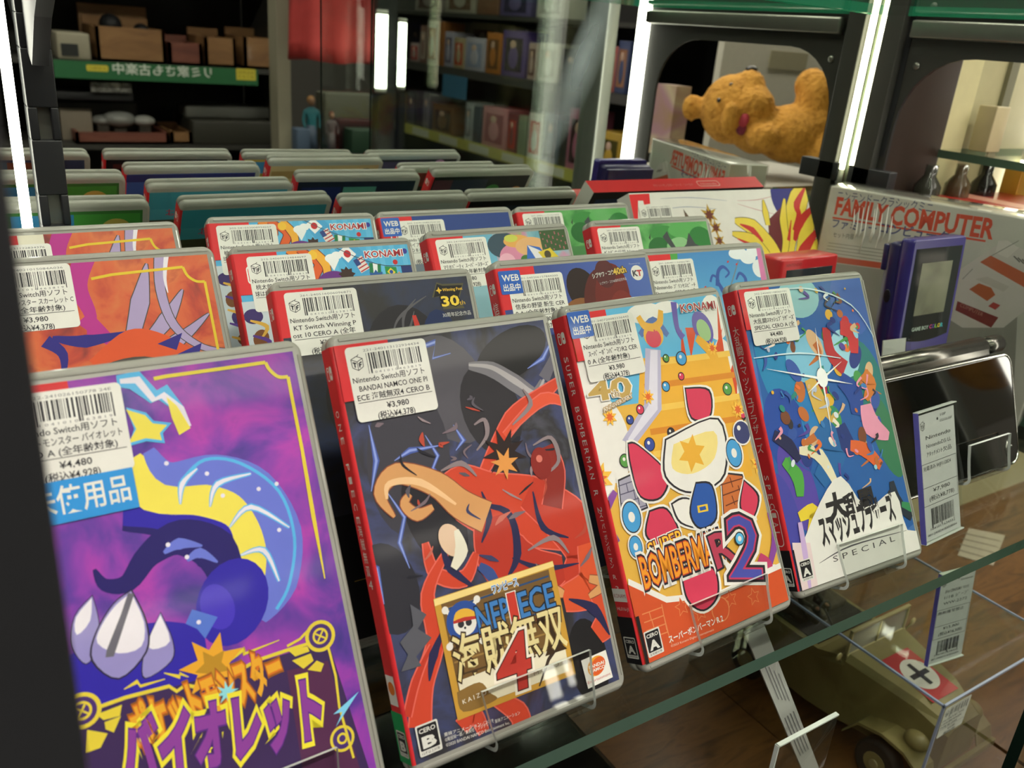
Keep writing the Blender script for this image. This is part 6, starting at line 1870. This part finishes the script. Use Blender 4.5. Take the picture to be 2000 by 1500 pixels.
b = MB(); b.ell(vb(1452, 232, -44), (9 * kpx, 12 * kpx, 16 * kpx), M('#b03a4c', .7)); b.ell(vb(1450, 252, -30), (14 * kpx, 12 * kpx, 12 * kpx), M('#7a2440', .7)); b.build('neck_bow', t)
p = vb(1480, 332); zpl = p.z - 14
b = MB(); b.box(p.x - 260, p.x + 240, p.y - 180, p.y + 90, -1000, zpl, M('#a9a69c', .5)); tag(b.build('plinth'), 'white plinth under the golden plush bear', 'plinth')
b = MB(); b.box(1668, 4200, -1105, -1085, -1000, 800, M('#c9c6b8', .8)); struct('wall_partition', b, 'pale partition behind the plush bear')
p, q = MR(at_y(1506, 98, 1085)), MR(at_y(1572, 138, 1085))
b = MB(); b.box(p.x, q.x, -1085, -1083, q.z, p.z, M('#a09a80', .7)); tag(b.build('paper_notice'), 'small beige notice pinned on the pale partition', 'notice')
DB = 1750.0
p, q = vb(1322, 168), vb(1392, 300)
b = MB(); b.box(p.x, q.x, p.y - 60, p.y, zpl, p.z, NM('toy_pack', ['#a88a6a', '#b08a94', '#c8b89a', '#9a6a70'], 9, 3, .4, .4)); tag(b.build('toy_pack'), 'pink and cream printed pack standing left of the plush bear', 'box')

# ------------------------------------------------------------------ neighbouring showcase, seen through the side opening
b = MB(); b.box(762, 1600, -4, 4, -330, 900, M('#b9b48c', .5)); struct('wall_neighbour', b, 'pale back of the neighbouring showcase')
b = MB(); b.box(762, 1600, -420, -4, -340, -322, WOOD); struct('trim_4', b, 'wooden base of the neighbouring showcase')
b = MB(); b.box(762, 800, -7, -4.2, -320, 900, M('#8e9a86', .4)); b.box(826, 846, -7, -4.2, -320, 900, M('#6a6a56', .4)); b.box(890, 930, -9, -4.2, -320, 900, M('#d2cc9c', .4)); b.box(985, 1000, -9, -4.2, -320, 900, M('#77765e', .4))
struct('trim_5', b, 'back strips of the neighbouring showcase')
b = MB(); b.box(777, 884, -14, -9, -320, 900, M('#2e2119', .5), 2); tag(b.build('bear_reflection_panel'), 'dark brown board standing in for the bear reflection just beyond the rounded opening', 'panel')  # plain board added where the side glass reflects the plush bear
b = MB(); glass_slab(b, 880, 1590, -125, -8, 176, 184, M('#5f7a64', .2, .3)); tag(b.build('glass_shelf'), 'glass shelf of the neighbouring showcase behind the rounded opening', 'shelf')
b = MB(); glass_slab(b, 800, 1590, -125, -8, 116, 122, M('#5f7a64', .2, .3)); tag(b.build('glass_shelf'), 'lower glass shelf of the neighbouring showcase beside the grey carton', 'shelf')
tube('led_tube', 'short white tube of the neighbouring showcase, right of the opening', 1118, -16, 184, 300, 9)
tube('led_tube', 'white tube low in the neighbouring showcase', 1060, -16, 122, 172, 7)
b = MB(); b.box(-36, 36, -14, 14, 0, 56, M('#1c1b1a', .35, .3), 5)
t = thing('black_gadget', 'black gadget with a round lens on the neighbouring glass shelf', 'gadget', None, (1046, -74, 184.2)); b.build('body', t)
b = MB(); b.tube([(-6, -14, 26), (-6, -40, 26)], 20, M('#222120', .25, .4), 20); b.tube([(-6, -40, 26), (-6, -41, 26)], 13, M('#0a0a0c', .05, 1), 20); b.build('lens', t)
for l_, x_, y_, w2, h2 in (('white price card left of the black gadget', 962, -70, 34, 50), ('white price card right of the black gadget', 1100, -90, 30, 56)):
    m = pose(x_, y_, -30, 184.4, rad(22)); b = MB(); b.box(0, w2, 0, h2, -1, 0, M('#d8d6cc', .4)); b.box(3, 12, h2 - 10, h2 - 3, 0, .3, M('#5a7ab8', .4)); o = b.build('price_card'); o.matrix_world = m; tag(o, l_, 'price card')
b = MB(); b.box(0, 150, 0, 90, 0, 16, M('#c4302a', .35, .4), 1); b.box(40, 70, -.3, 90.3, 15, 16.4, M('#e4a08c', .4))
o = b.build('red_box', None, (868, -112, 122.2)); tag(o, 'flat red box lying on the lower neighbouring glass shelf', 'box')
for k, (x_, y_, c_, h2) in enumerate(((1008, -40, '#d8a83a', 42), (930, -36, '#c8bc94', 46), (1150, -40, '#c9a94a', 40))):
    b = MB(); b.box(x_, x_ + 26, y_, y_ + 20, 122.2 if k != 1 else 184.2, (122.2 if k != 1 else 184.2) + h2, M(c_, .4, .3), 1)
    tag(b.build('small_carton'), ('yellow', 'cream', 'golden')[k] + ' small carton in the neighbouring showcase', 'box')
for k, x_ in enumerate((850, 905, 955)):
    b = MB(); b.tube([(x_, -30, 122.2), (x_, -30, 150), (x_, -30, 160), (x_, -30, 171)], [13, 13, 6, 6], M(('#3a3a32', '#5a4a34', '#1c1b18')[k], .2, .5), 14)
    tag(b.build('bottle'), ('grey-green', 'brown', 'black')[k] + ' dark bottle under the neighbouring glass shelf', 'bottle')
